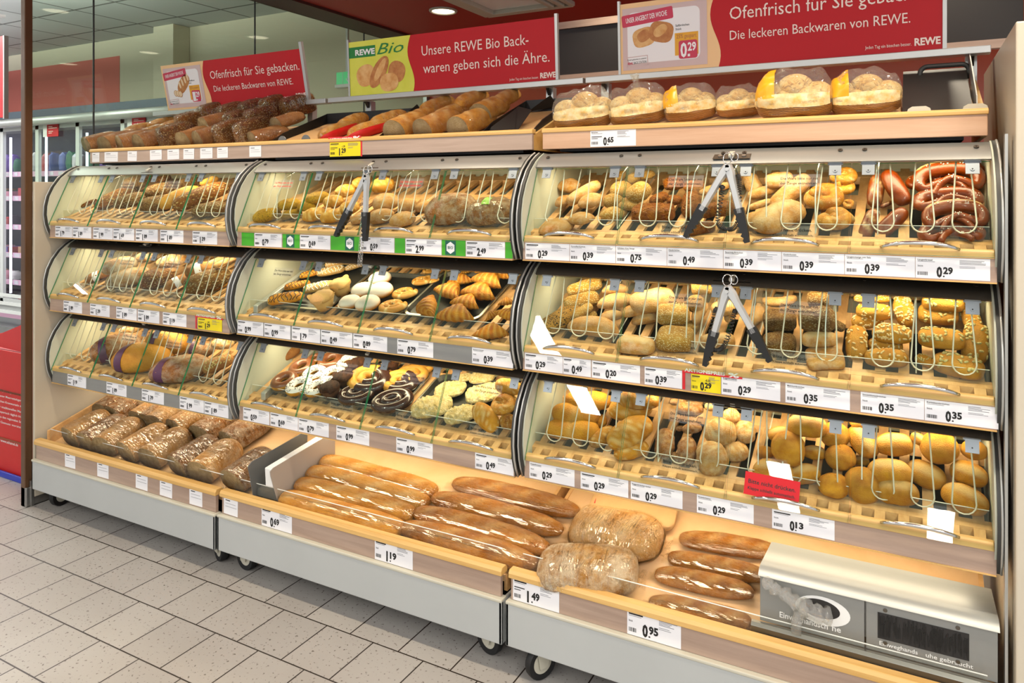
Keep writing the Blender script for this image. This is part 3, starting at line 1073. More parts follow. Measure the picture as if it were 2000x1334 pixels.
def price_face(q, M, w, h, price, title, sub, z=.0004, old=None, bg=0, tl=None):
    q.box((0, 0, -.0006), (w, h, 0), bg, M)
    L = M @ Matrix.Translation((0, 0, z))
    if title:
        q.text(title, L @ Matrix.Translation((.03 * w, .84 * h, 0)), .075 * h, 1, min(.42 * w, .0026 * len(title) * (h / .05) * 1.0), .014)
    else:
        q.quad(L, .03 * w, .84 * h, .3 * w, .90 * h, 1)
    q.quad(L, .03 * w, .785 * h, .27 * w, .805 * h, 2)
    if sub:
        q.text(sub, L @ Matrix.Translation((.03 * w, .55 * h, 0)), .075 * h, 1, .0024 * len(sub), .012)
    else:
        q.quad(L, .03 * w, .58 * h, .26 * w, .625 * h, 1)
        q.quad(L, .03 * w, .48 * h, .17 * w, .515 * h, 1)
    barcode(q, L, .03 * w, .14 * h, min(.19 * w, .022), .17 * h, 1, 0)
    a, c = price.split('.')
    px = .29 * w if w > .10 else .31 * w
    big, sm = .46 * h, .30 * h
    q.text(a, L @ Matrix.Translation((px + (.05 * h if a == '1' else 0), .09 * h, 0)), big, 1, .235 * h if a != '1' else None, .045, sx=.75)
    q.quad(L, px + .265 * h, .09 * h, px + .335 * h, .155 * h, 1)
    q.text(c, L @ Matrix.Translation((px + .275 * h, .25 * h, 0)), sm, 1, .40 * h, .045)
    if old:
        q.text('-' + old, L @ Matrix.Translation((px + .3 * h, .62 * h, 0)), .13 * h, 1, .3 * h, .025)
    fine_print(q, L, .60 * w, .95 * w, .90 * h, 4, .055 * h, .022 * h, 2, 0)
    fine_print(q, L, .60 * w, .88 * w, .62 * h, 2, .06 * h, .018 * h, 2, 0)


LABELCOUNT = {}


def price_label(u, rail, px0, px1, price, title=None, sub='Stück', sale=None, label=None):
    """one card on a price rail; rail = bin tier, or 0 for the cart"""
    dy = UNITS[u][2]
    if rail:
        y = .5514 + dy + (.010 if rail == 1 else 0)
        z0, h = TIER[rail] + .002, .051
    else:
        y, z0, h = .4732 + dy * .4, .229, .068
    x0, x1 = at_y(px0, 500, y).x, at_y(px1, 500, y).x
    M = frame((x0, y, z0), (1, 0, 0), (0, 0, 1))
    q = MB()
    w = x1 - x0
    if sale:
        M2 = M @ Matrix.Translation((0, 0, .0012))
        price_face(q, M2, w, h * .92, price, title, sub, old=sale, bg=3)
        hx = sale_w = (at_y(sale_px[(u, rail)][1], 500, y).x - at_y(sale_px[(u, rail)][0], 500, y).x)
        ox = at_y(sale_px[(u, rail)][0], 500, y).x - x0
        M3 = M @ Matrix.Translation((ox, h * .93, .0020))
        q.box((0, 0, -.0006), (hx, h * .32, 0), 4, M3)
        q.text('AKTIONSPREIS', M3 @ Matrix.Translation((.04 * hx, h * .08, .0005)), h * .17, 5, hx * .68, .022)
        q.text('%', M3 @ Matrix.Translation((.77 * hx, h * .05, .0005)), h * .22, 5, hx * .18, .025)
        q.box((ox, 0, -.0010), (ox + .008, h, -.0004), 4, M2)
    else:
        price_face(q, M, w, h, price, title, sub)
    o = q.build('price_label', LM, None, origin=(x0 + w / 2, y, z0))
    lab = label or ('white price label %s' % price)
    return tag(o, lab, 'price label', 'price labels on the rails')


sale_px = {('R', 2): (1333, 1450), ('L', 2): (382, 436)}
PL = [
    ('R', 3, 1026, 1112, '0.29', None), ('R', 3, 1113, 1202, '0.39', 'Kartoffel-Kürbisk.'), ('R', 3, 1203, 1302, '0.75', 'Schinken Käse Stange'), ('R', 3, 1303, 1412, '0.49', 'Käsebrötchen'),
    ('R', 3, 1413, 1526, '0.39', 'Sauerteig Brötchen'), ('R', 3, 1527, 1649, '0.39', 'Knobi-Knoten'), ('R', 3, 1650, 1787, '0.39', 'Laugenstange mit Salz'), ('R', 3, 1788, 1934, '0.29', 'Laugenbrezel'),
    ('R', 2, 1025, 1099, '0.29', None), ('R', 2, 1100, 1154, '0.49', None), ('R', 2, 1156, 1250, '0.20', None), ('R', 2, 1259, 1332, '0.39', None),
    ('R', 2, 1350, 1408, '0.29', None, '0.35'), ('R', 2, 1409, 1524, '0.29', 'Roggenbrötchen'), ('R', 2, 1534, 1660, '0.35', 'Mehrkornbrötchen'), ('R', 2, 1681, 1805, '0.35', 'Sonnenblumenbrötchen'), ('R', 2, 1806, 1950, '0.35', 'Kürbiskernbrötchen'),
    ('R', 1, 1034, 1122, '0.29', 'Doppelbrötchen'), ('R', 1, 1134, 1227, '0.29', None), ('R', 1, 1232, 1333, '0.29', 'Roggenbrötchen dunkel'), ('R', 1, 1361, 1472, '0.29', 'Rosenbrötchen'), ('R', 1, 1508, 1630, '0.13', None),
    ('M', 3, 497, 550, '0.79', None), ('M', 3, 586, 645, '0.69', None), ('M', 3, 704, 770, '0.59', None), ('M', 3, 792, 862, '2.99', None), ('M', 3, 910, 986, '2.49', None),
    ('M', 2, 464, 514, '0.99', None), ('M', 2, 516, 567, '0.99', None), ('M', 2, 570, 625, '1.79', None), ('M', 2, 627, 688, '0.49', None), ('M', 2, 690, 756, '0.89', None), ('M', 2, 776, 846, '0.79', None), ('M', 2, 922, 1002, '0.39', 'Buttercroissant'),
    ('M', 1, 475, 526, '0.59', None), ('M', 1, 528, 582, '0.69', None), ('M', 1, 583, 642, '0.79', None), ('M', 1, 657, 721, '0.99', None), ('M', 1, 774, 845, '0.99', None), ('M', 1, 928, 1003, '0.49', None),
    ('L', 3, 108, 141, '1.79', None), ('L', 3, 142, 178, '1.89', None), ('L', 3, 182, 220, '1.99', None), ('L', 3, 221, 262, '1.69', None), ('L', 3, 265, 308, '1.89', None), ('L', 3, 313, 358, '1.89', None), ('L', 3, 376, 424, '1.39', None),
    ('L', 2, 124, 160, '1.89', None), ('L', 2, 176, 214, '1.39', None), ('L', 2, 227, 267, '1.89', None), ('L', 2, 269, 311, '1.89', None), ('L', 2, 318, 364, '1.19', None), ('L', 2, 387, 434, '1.29', None, '1.89'),
    ('L', 1, 132, 168, '1.19', None), ('L', 1, 208, 247, '1.89', None), ('L', 1, 277, 320, '1.39', None), ('L', 1, 351, 398, '1.99', None), ('L', 1, 399, 446, '1.89', None),
    ('M', 0, 511, 570, '0.69', None), ('M', 0, 732, 806, '1.19', None), ('R', 0, 1002, 1092, '1.49', None), ('R', 0, 1225, 1330, '0.95', None)]
ORD = ['first', 'second', 'third', 'fourth', 'fifth', 'sixth', 'seventh', 'eighth', 'ninth', 'tenth']
cnt = {}
for row in PL:
    u, t, a, b_, pr, ti = row[:6]
    sale = row[6] if len(row) > 6 else None
    k = cnt[(u, t)] = cnt.get((u, t), 0) + 1
    where = '%s unit %s' % (UN[u], ('%s bin rail' % TN[t]) if t else 'base rail')
    if sale:
        lab = 'yellow and red special offer price card %s, %s' % (pr, where)
    else:
        lab = 'white price label reading %s, %s card from the left, %s' % (pr, ORD[k - 1], where)
    price_label(u, t, a, b_, pr, ti, 'Stück' if u != 'L' and pr not in ('2.99', '2.49', '1.49') else None, sale, lab)

# green organic blocks on the middle unit's top rail
dy = UNITS['M'][2]
for i, (a, b_, kind) in enumerate([(472, 496, 'g'), (552, 585, 'B'), (646, 703, 'b'), (771, 791, 'g'), (863, 909, 'b'), (987, 1001, 'g')]):
    y = .5514 + dy
    x0, x1 = at_y(a, 500, y).x, at_y(b_, 500, y).x
    M = frame((x0, y, TIER[3] + .002), (1, 0, 0), (0, 0, 1))
    q = MB().box((0, 0, -.0006), (x1 - x0, .051, 0), 6, M)
    if kind != 'g':
        c = {552: 567, 646: 683, 863: 880}[a]
        cx = at_y(c, 500, y).x - x0
        q.quad(M, cx - .021, .002, cx + .021, .049, 7, .0003)
        hexa = [(cx + .018 * math.cos(R(60 * k + 30)), .0255 + .020 * math.sin(R(60 * k + 30)), .0006) for k in range(6)]
        q.add(hexa, [tuple(range(6))], 5, M)
        q.text('BIO', M @ Matrix.Translation((cx, .0215, .0009)), .009, 7, .021, .02, 'l') if False else q.text('BIO', M @ Matrix.Translation((cx - .0105, .0215, .0009)), .009, 7, .021, .02)
    o = q.build('price_rail_insert', LM, None, origin=(x0, y, TIER[3]))
    nm = {472: 'plain green rail insert at the left end of the organic rail', 552: 'green insert with BIO hexagon between the 0.79 and 0.69 labels', 646: 'green insert with BIO hexagon between the 0.69 and 0.59 labels',
          771: 'plain green rail insert between the 0.59 and 2.99 labels', 863: 'green insert with BIO hexagon between the 2.99 and 2.49 labels', 987: 'narrow plain green rail insert right of the 2.49 label'}[a]
    tag(o, nm, 'rail insert', 'green inserts of the organic price rail')

# small white cards on the left unit and the middle base
for where, lst, n in (('tray', [(180, 194), (204, 230), (249, 267), (293, 316), (327, 350), (358, 379), (391, 415), (424, 445), (487, 510)], 'L'), ('cart', [(127, 147), (190, 212), (265, 288), (312, 336), (370, 395)], 'L'), ('cart', [(437, 464)], 'M')):
    for i, (a, b_) in enumerate(lst):
        if where == 'tray':
            y, z0, h = .6788, 1.613, .046
        else:
            y, z0, h = .4732 + UNITS[n][2] * .4, .232, .066
        x0, x1 = at_y(a, 500, y).x, at_y(b_, 500, y).x
        M = frame((x0, y, z0), (1, 0, rnd.uniform(-.03, .03)), (0, 0, 1))
        q = MB().box((0, 0, -.0006), (x1 - x0, h, 0), 0, M)
        w = x1 - x0
        q.quad(M, .12 * w, .78 * h, .45 * w, .83 * h, 1, .0003)
        q.quad(M, .12 * w, .62 * h, .85 * w, .64 * h, 2, .0003)
        q.quad(M, .12 * w, .44 * h, .92 * w, .46 * h, 2, .0003)
        o = q.build('info_card', LM, None, origin=(x0, y, z0))
        tag(o, ('small white card on the front of the middle base, beside the 0.69 label' if n == 'M' else '%s white card from the left on the left unit\'s %s' % (ORD[i], 'top tray' if where == 'tray' else 'base rail')), 'info card', 'small white cards on the left unit' if n == 'L' else None)

# price cards on the top trays
for u, a, b_, pr, z0, h, sale in (('M', 644, 704, '1.29', 1.604, .056, 1), ('R', 1153, 1242, '0.65', 1.610, .052, 0)):
    y = .6790
    x0, x1 = at_y(a, 300, y).x, at_y(b_, 300, y).x
    M = frame((x0, y, z0), (1, 0, 0), (0, 0, 1))
    q = MB()
    price_face(q, M, x1 - x0, h, pr, 'Brötchen' if u == 'R' else None, None if sale else '', old='1.99' if sale else None, bg=3 if sale else 0)
    if sale:
        M3 = M @ Matrix.Translation((-.006, h, .0012))
        hx = x1 - x0 + .01
        q.box((0, 0, -.0006), (hx, .020, 0), 4, M3)
        q.text('AKTIONSPREIS', M3 @ Matrix.Translation((.03 * hx, .005, .0005)), .0105, 5, hx * .7, .022)
        q.text('%', M3 @ Matrix.Translation((.76 * hx, .003, .0005)), .017, 5, hx * .22, .025)
        q.box((x1 - x0 + .001, -.002, -.0010), (x1 - x0 + .008, h, -.0004), 4, M)
    tag(q.build('price_label', LM, None, origin=(x0, y, z0)), 'yellow and red special offer price card 1.29 on the middle top tray' if sale else 'white price label reading 0.65 on the right unit\'s top tray', 'price label')
# ------------------------------------------------------------------ bread materials


def _deep(h):
    c = s2l(h)
    m = sum(c[:3]) / 3
    return tuple(max(0, m + (x - m) * 1.22) * .80 for x in c[:3]) + (1,)


def bread_mat(name, base, dark, slash, rough=.55, scale=3.0, flour=0.0, grain=None, bump=.5, coat=0.0, fine=38.0):
    """crust: mottled base/dark; attribute 'tone' > 0 shows the pale torn dough, < 0 the darker bake. grain = (scale, flake colour, amount)"""
    m, nt, b = new_mat(name)
    ln = nt.links.new
    tc = N(nt, 'ShaderNodeTexCoord')
    oi = N(nt, 'ShaderNodeObjectInfo')
    sc = N(nt, 'ShaderNodeVectorMath', operation='SCALE')
    sc.inputs['Scale'].default_value = 37.0
    cb = N(nt, 'ShaderNodeCombineXYZ')
    ln(oi.outputs['Random'], cb.inputs[0])
    ln(cb.outputs[0], sc.inputs[0])
    ad = N(nt, 'ShaderNodeVectorMath', operation='ADD')
    ln(tc.outputs['Object'], ad.inputs[0])
    ln(sc.outputs[0], ad.inputs[1])
    n1 = N(nt, 'ShaderNodeTexNoise', Scale=scale, Detail=5.0, Roughness=.6)
    n2 = N(nt, 'ShaderNodeTexNoise', Scale=fine, Detail=4.0, Roughness=.65)
    for n in (n1, n2):
        ln(ad.outputs[0], n.inputs['Vector'])
    cr = N(nt, 'ShaderNodeMapRange')
    cr.inputs['From Min'].default_value = .40
    cr.inputs['From Max'].default_value = .68
    ln(n1.outputs[0], cr.inputs[0])
    mx = N(nt, 'ShaderNodeMix', data_type='RGBA')
    mx.inputs[6].default_value = _deep(base)
    mx.inputs[7].default_value = _deep(dark)
    ln(cr.outputs[0], mx.inputs[0])
    last = mx.outputs[2]
    at = N(nt, 'ShaderNodeAttribute', attribute_name='tone')
    cl = N(nt, 'ShaderNodeClamp')
    ln(at.outputs['Fac'], cl.inputs[0])
    ng = N(nt, 'ShaderNodeMath', operation='MULTIPLY')
    ng.inputs[1].default_value = -1
    ln(at.outputs['Fac'], ng.inputs[0])
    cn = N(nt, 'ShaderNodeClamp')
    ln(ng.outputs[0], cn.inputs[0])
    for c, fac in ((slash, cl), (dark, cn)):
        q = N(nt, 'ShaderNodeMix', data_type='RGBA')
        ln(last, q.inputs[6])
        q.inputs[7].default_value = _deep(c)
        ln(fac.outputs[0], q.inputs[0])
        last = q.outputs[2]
    hgt = n2.outputs[0]
    if grain:
        gs, gcol, amt = grain
        vo = N(nt, 'ShaderNodeTexVoronoi', Scale=float(gs))
        mp = N(nt, 'ShaderNodeMapping')
        mp.inputs['Scale'].default_value = (.62, 1, 1)
        mp.inputs['Rotation'].default_value = (.3, .2, .5)
        ln(ad.outputs[0], mp.inputs[0])
        ln(mp.outputs[0], vo.inputs['Vector'])
        sp = N(nt, 'ShaderNodeSeparateColor')
        ln(vo.outputs['Color'], sp.inputs[0])
        r1 = N(nt, 'ShaderNodeMapRange')
        r1.inputs['From Min'].default_value = .52
        r1.inputs['From Max'].default_value = .34
        ln(vo.outputs['Distance'], r1.inputs[0])
        r2 = N(nt, 'ShaderNodeMapRange')
        r2.inputs['From Min'].default_value = 1 - amt
        r2.inputs['From Max'].default_value = 1 - amt + .12
        ln(sp.outputs[0], r2.inputs[0])
        ml = N(nt, 'ShaderNodeMath', operation='MULTIPLY')
        ln(r1.outputs[0], ml.inputs[0])
        ln(r2.outputs[0], ml.inputs[1])
        q = N(nt, 'ShaderNodeMix', data_type='RGBA')
        ln(last, q.inputs[6])
        q.inputs[7].default_value = _deep(gcol)
        ln(ml.outputs[0], q.inputs[0])
        last = q.outputs[2]
        sm = N(nt, 'ShaderNodeMath', operation='ADD')
        ln(ml.outputs[0], sm.inputs[0])
        ln(n2.outputs[0], sm.inputs[1])
        hgt = sm.outputs[0]
    if flour:
        n3 = N(nt, 'ShaderNodeTexNoise', Scale=scale * 1.7, Detail=6.0, Roughness=.7)
        ln(ad.outputs[0], n3.inputs['Vector'])
        r3 = N(nt, 'ShaderNodeMapRange')
        r3.inputs['From Min'].default_value = .42
        r3.inputs['From Max'].default_value = .62
        r3.inputs['To Max'].default_value = flour
        ln(n3.outputs[0], r3.inputs[0])
        q = N(nt, 'ShaderNodeMix', data_type='RGBA')
        ln(last, q.inputs[6])
        q.inputs[7].default_value = _deep('#e9ddc6')
        ln(r3.outputs[0], q.inputs[0])
        last = q.outputs[2]
    hs = N(nt, 'ShaderNodeHueSaturation')
    vr = N(nt, 'ShaderNodeMapRange')
    vr.inputs['To Min'].default_value = .84
    vr.inputs['To Max'].default_value = 1.1
    ln(oi.outputs['Random'], vr.inputs[0])
    ln(vr.outputs[0], hs.inputs['Value'])
    ln(last, hs.inputs['Color'])
    ln(hs.outputs[0], b.inputs['Base Color'])
    bp = N(nt, 'ShaderNodeBump', Strength=bump, Distance=.02 if not grain else .03)
    ln(hgt, bp.inputs['Height'])
    ln(bp.outputs[0], b.inputs['Normal'])
    b.inputs['Roughness'].default_value = rough
    b.inputs['Specular IOR Level'].default_value = .35
    b.inputs['Coat Weight'].default_value = coat
    return m


bread_mat('white_roll', '#d8a052', '#b97a31', '#eed09a')
bread_mat('pale_roll', '#cfa066', '#b5804a', '#e6cda0', flour=.35)
bread_mat('rye_roll', '#a87040', '#7d4a24', '#c99a62', flour=.35, bump=.7)
bread_mat('dark_grain', '#a66c36', '#6d4220', '#b9884f', grain=(30, '#e6c488', .62), bump=.9)
bread_mat('oat_grain', '#a87c48', '#80562c', '#c9a068', grain=(26, '#e0c896', .75), bump=.9)
bread_mat('fine_grain', '#a57742', '#6f4722', '#c9a068', grain=(42, '#d9bd86', .6), bump=.9)
bread_mat('sesame_crust', '#c8a060', '#a87c40', '#e6d0a0', grain=(34, '#ead9ae', .6), bump=.6)
bread_mat('poppy_crust', '#caa062', '#a67c3e', '#e6d0a0', grain=(40, '#2d2824', .62), bump=.6)
bread_mat('yellow_seed', '#d6ac52', '#b08432', '#e8d08c', grain=(34, '#7c6a2c', .35), bump=.7)
bread_mat('cheese_crust', '#cc8434', '#94501a', '#e2b060', scale=6, bump=1.0, grain=(16, '#b2662a', .5), fine=24)
bread_mat('lye_crust', '#85421a', '#5a260c', '#ead0a0', rough=.28, bump=.15, coat=.25)
bread_mat('knot_crust', '#cf9a52', '#a9692e', '#ecd6a4', rough=.4, bump=.35, grain=(60, '#f0e2c0', .12))
bread_mat('croissant_crust', '#c98a40', '#9c5a22', '#e4b870', rough=.4, scale=5, bump=.5, coat=.1)
bread_mat('baguette_crust', '#dfa860', '#bd7c3a', '#f0d6a4', scale=7, fine=60)
bread_mat('dark_baguette', '#c98a4a', '#9c602c', '#e6c088', scale=7, flour=.15, fine=60)
bread_mat('loaf_crust', '#d9ab72', '#b07c44', '#f4dcae', flour=.35, bump=.6)
bread_mat('floury_crust', '#c59c66', '#9a6a38', '#8a5428', flour=.75, bump=.6, scale=2.4)
bread_mat('rustic_crust', '#c08a58', '#85522a', '#a5683a', flour=.6, bump=.9, scale=4)
bread_mat('gold_crust', '#cf9c54', '#b27c3a', '#e6c88c', bump=.4)
bread_mat('brown_crust', '#bd8a5a', '#93603a', '#c08c54', bump=.6)
bread_mat('crumb', '#d3bb95', '#bfa276', '#e0ccaa', scale=8, bump=1.0, fine=50)
bread_mat('dark_crumb', '#d6bc92', '#b5976a', '#c9ae84', scale=8, bump=1.0, fine=50)
bread_mat('streusel', '#f6e4b4', '#d9bd7c', '#f8efd4', scale=8, bump=.8, fine=22)
bread_mat('pudding', '#d2a05e', '#b07c40', '#ecd4a0', rough=.4, bump=.3)
bread_mat('sugar_dusted', '#d89c50', '#b87634', '#f2ebdf', bump=.2)
bread_mat('chocolate_cake', '#4e2c18', '#331a0d', '#6a4024', bump=.8)
mat('chocolate', '#54301c', .32, coat=.3, vary=.15)
mat('milk_glaze', '#7b4a2c', .3, coat=.3, vary=.12)
mat('dark_glaze', '#38211a', .25, coat=.4, vary=.15)
mat('white_icing', '#efeae2', .4)
mat('muffin_paper', '#d6b272', .7)
mat('dark_paper', '#5a3922', .7)
mat('seed_pale', '#dcc088', .5, vary=.25, vscale=(30, 30, 30))
mat('seed_green', '#8f8648', .5, vary=.35, vscale=(14, 14, 14), col2='#d2bf82')
mat('nut_crumb', '#c49a58', .6, vary=.3, vscale=(40, 40, 40))
mat('roll_in_bag', '#cf9a3e', .55, vary=.35, vscale=(5, 5, 5), col2='#e8d8a4')
mat('salt', '#f4efe4', .4)


def basket_mat():
    m, nt, b = new_mat('basket_print')
    tc = N(nt, 'ShaderNodeTexCoord')
    wv = N(nt, 'ShaderNodeTexWave', wave_type='BANDS', bands_direction='Z', Scale=14.0, Distortion=2.2)
    wv.inputs['Detail Scale'].default_value = 1.5
    nt.links.new(tc.outputs['Object'], wv.inputs['Vector'])
    cr = N(nt, 'ShaderNodeValToRGB')
    cr.color_ramp.elements[0].color = s2l('#3c200f')
    cr.color_ramp.elements[1].color = s2l('#b9803e')
    nt.links.new(wv.outputs[0], cr.inputs[0])
    nt.links.new(cr.outputs[0], b.inputs['Base Color'])
    b.inputs['Roughness'].default_value = .3


basket_mat()
mat('cloth_print', '#eee2b8', .35, vary=.3, vscale=(9, 9, 9), col2='#e3b04e')
mat('bag_yellow', '#e2a51c', .35)

# ------------------------------------------------------------------ bread shapes (unit length along X)


class Loaf:
    def __init__(s, w, h, a=2.6, e=2.2, flat=.55, bend=0.0, nz=.03, nf=3.0, slash=None, ns=6, seed=0, nu=20, nt=18, cut=False, sag=0.0):
        s.__dict__.update(locals())

    def pt(s, u, t, k=1.0, plain=False):
        au = abs(u)
        p = (max(0, 1 - au ** s.a)) ** (1 / s.a)
        if s.cut and u < 0:
            p = 1.0
        c, d = math.cos(t), math.sin(t)
        y = s.w / 2 * abs(c) ** (2 / s.e) * (1 if c >= 0 else -1)
        z = s.h / 2 * abs(d) ** (2 / s.e) * (1 if d >= 0 else -1)
        if z < 0:
            z *= s.flat
        g = 0.0
        dt = math.degrees(t) % 360 - 90
        sh = s.slash
        r = 1.0
        if sh == 'slit':
            g = math.exp(-(dt / 17) ** 2) * max(0, 1 - au ** 4)
            r = 1 - .10 * math.exp(-(dt / 6) ** 2) * max(0, 1 - au ** 4) + .05 * g
        elif sh == 'diag':
            q = u * s.ns / 2 + dt / 90 * .7
            f = q - math.floor(q) - .5
            g = math.exp(-(f / .17) ** 2) * math.exp(-(dt / 48) ** 2) * max(0, 1 - au ** 6)
            r = 1 + .03 * g - .06 * math.exp(-((f + .2) / .06) ** 2) * math.exp(-(dt / 45) ** 2)
            g *= .7
        elif sh == 'slices':
            q = u * s.ns
            f = q - math.floor(q) - .5
            gg = math.exp(-(f / .09) ** 2)
            r = 1 - .03 * gg
            g = -.75 * gg
        elif sh == 'cross':
            x2, y2 = u, y / max(1e-6, s.w / 2) * p
            top = 1 if dt > -80 and dt < 80 else 0
            dd = min(abs(x2 + y2), abs(x2 - y2))
            g = math.exp(-(dd / .12) ** 2) * top
            r = 1 - .06 * g
        elif sh == 'line':
            g = math.exp(-(dt / 10) ** 2) * max(0, 1 - au ** 4) * .5
            r = 1 - .16 * math.exp(-(dt / 14) ** 2) * max(0, 1 - au ** 3)
        elif sh == 'waist':
            gg = math.exp(-(u / .13) ** 2)
            r = 1 - .16 * gg
            g = .35 * gg
        elif sh == 'crack':
            v = noise.noise(Vector((u * 3 + s.seed, c * 2.2, d * 2.2 + 5)))
            g = max(0, 1 - abs(v) * 7) * (1 if d > -.2 else 0)
            r = 1 - .05 * g
        y, z = y * p * r * k, z * p * r * k
        x = .5 * u * (1 + (k - 1) * .6)
        if not plain and s.nz:
            q = Vector((x * s.nf + s.seed * 7.3, y * s.nf, z * s.nf))
            v = 1 + s.nz * 2 * noise.noise(q) + s.nz * noise.noise(q * 2.7)
            y, z = y * v, z * v
            x *= 1 + s.nz * .6 * noise.noise(q + Vector((9, 1, 4)))
        y += s.bend * (1 - u * u)
        z += s.sag * u * u
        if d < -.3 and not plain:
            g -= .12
        return Vector((x, y, z)), g

    def surf(s, b, mi=0, k=1.0, u0=-1.0, u1=1.0, t0=0.0, t1=2 * PI, wrinkle=0.0, thick=0.0, nu=None, nt=None, cap=None):
        nu, nt = nu or s.nu, nt or s.nt
        full = abs(t1 - t0 - 2 * PI) < 1e-6
        vs, tn, fs = [], [], []
        cols = nt if full else nt + 1
        for i in range(nu + 1):
            f = i / nu
            if s.cut and u0 <= -1:
                u = -1 + 2 * f if f < .5 else math.sin((f - .5) * PI)
                if k > 1 and i == 0:
                    u = -1.02
            elif u0 <= -1 and u1 >= 1:
                u = -math.cos(PI * f)
            else:
                u = u0 + (u1 - u0) * f
            for j in range(cols):
                t = t0 + (t1 - t0) * j / nt
                p, g = s.pt(max(-1, min(1, u)), t, k)
                if u < -1:
                    p.x -= .02
                if wrinkle:
                    q = Vector((p.x * 5, p.y * 16, p.z * 16)) + Vector((s.seed * 3.1, 0, 0))
                    v = 1 + wrinkle * noise.noise(q)
                    p.y *= v
                    p.z *= v
                vs.append(p)
                tn.append(g)
        for i in range(nu):
            for j in range(nt):
                a, c = i * cols + j, i * cols + (j + 1) % cols
                fs.append((a, c, c + cols, a + cols))
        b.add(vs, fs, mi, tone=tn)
        if s.cut and cap is not None:
            o = len(b.v) - len(vs)
            b.f.append(tuple(o + j for j in range(cols - 1, -1, -1)))
            b.m.append(cap)
        return b

    def lo(s):
        return s.h / 2 * s.flat


def seeds(b, L, n, size, mi, rs, tmin=20, tmax=160, umax=.85, lift=1.01):
    for _ in range(n):
        u = rs.uniform(-umax, umax)
        t = R(rs.uniform(tmin, tmax))
        p, _g = L.pt(u, t, lift)
        p1, _g = L.pt(u, t + .05, lift)
        p2, _g = L.pt(min(1, u + .04), t, lift)
        nrm = (p2 - p).cross(p1 - p)
        if nrm.length < 1e-9:
            continue
        nrm.normalize()
        tx = (p2 - p).normalized()
        a = rs.uniform(0, PI)
        x = tx * math.cos(a) + nrm.cross(tx) * math.sin(a)
        b.ell((0, 0, 0), (size * .62, size * .34, size * .22), 6, 4, mi, frame(p, x, nrm.cross(x)))


KINDS = {}


def kind(name, label, cat, mats, fn, variants=3, lo=None, children=None):
    KINDS[name] = dict(label=label, cat=cat, mats=mats, fn=fn, n=variants, lo=lo, children=children or [], cache={})


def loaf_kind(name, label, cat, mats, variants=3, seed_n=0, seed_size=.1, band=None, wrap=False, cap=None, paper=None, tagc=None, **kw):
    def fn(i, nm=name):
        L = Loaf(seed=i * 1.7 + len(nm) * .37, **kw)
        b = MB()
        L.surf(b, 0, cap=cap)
        if seed_n:
            seeds(b, L, seed_n, seed_size, 1, random.Random(i + len(nm)))
        ch = []
        if band:
            q = MB()
            L.surf(q, 0, 1.025, band[0], band[1], nu=4, nt=24)
            ch.append(('paper_band', [band[2]], q))
        if wrap:
            q = MB()
            L.surf(q, 0, 1.05, wrinkle=.05, nu=26, nt=30)
            if not L.cut:
                for s in (-1, 1):
                    p, _ = L.pt(s * .999, 0)
                    q.add([(s * .5, -.06 * kw['w'] * 3, -L.lo() * .6), (s * .5, .06 * kw['w'] * 3, -L.lo() * .6), (s * .575, .25 * kw['w'], -L.lo() * .8), (s * .57, -.22 * kw['w'], -L.lo() * .8)], [(0, 1, 2, 3)])
            else:
                q.add([(.48, -.03, 0), (.48, .03, 0), (.60, .16 * kw['w'], -L.lo() * .7), (.62, 0, -.02), (.60, -.16 * kw['w'], -L.lo() * .7)], [(0, 1, 2, 3, 4)])
            ch.append(('plastic_wrapper', ['film_long' if 'baguette' in name else 'film'], q))
        if paper:
            q = MB()
            L.surf(q, 0, 1.07, -1, 1, R(paper[0]), R(paper[1]), wrinkle=.05, nu=20, nt=14)
            ch.append(('paper_bag', [paper[2]], q))
        if tagc:
            q = MB()
            L.surf(q, 0, 1.03, -.16, .16, R(70), R(115), nu=5, nt=5)
            ch.append(('paper_tag', [tagc], q))
        return b, L.lo(), ch
    kind(name, label, cat, mats, fn, variants)


# plain rolls
loaf_kind('slit_roll', 'golden oval roll with slit top', 'bread roll', ['white_roll'], w=.72, h=.62, a=2.3, slash='slit', nz=.035)
loaf_kind('smooth_roll', 'smooth golden white roll', 'bread roll', ['white_roll'], w=.92, h=.76, a=2.2, nz=.05, nf=2.6)
loaf_kind('double_roll', 'long golden double roll', 'bread roll', ['white_roll'], w=.48, h=.42, a=2.5, slash='waist', nz=.03)
loaf_kind('pillow_roll', 'large golden folded roll', 'bread roll', ['white_roll'], w=.58, h=.48, a=2.4, slash='crack', nz=.05)
loaf_kind('rye_roll', 'brown floury rye roll', 'bread roll', ['rye_roll'], w=.62, h=.55, a=2.3, slash='crack', nz=.05)
loaf_kind('rose_roll', 'round crinkled rye roll', 'bread roll', ['pale_roll'], w=.88, h=.72, a=2.2, slash='crack', nz=.07, nf=3.5)
loaf_kind('boat_roll', 'pale boat shaped roll', 'bread roll', ['pale_roll'], w=.44, h=.38, a=2.2, bend=.08, nz=.03, slash='line')
loaf_kind('pale_baton', 'long pale sourdough roll', 'bread roll', ['pale_roll'], w=.36, h=.32, a=3.2, slash='line', nz=.04)
loaf_kind('triangle_roll', 'pale corner shaped roll', 'bread roll', ['pale_roll'], w=.72, h=.42, a=1.7, e=3, nz=.04)
loaf_kind('flat_square_roll', 'flat pale square roll', 'bread roll', ['pale_roll'], w=.92, h=.34, a=5, e=3.4, nz=.03)
loaf_kind('slit_ciabatta', 'pale oblong roll with a torn slit', 'bread roll', ['pale_roll'], w=.62, h=.44, a=3.2, slash='slit', nz=.04)
loaf_kind('sesame_square', 'square sesame topped roll', 'bread roll', ['sesame_crust'], w=.86, h=.62, a=4.2, e=3.0, nz=.04)
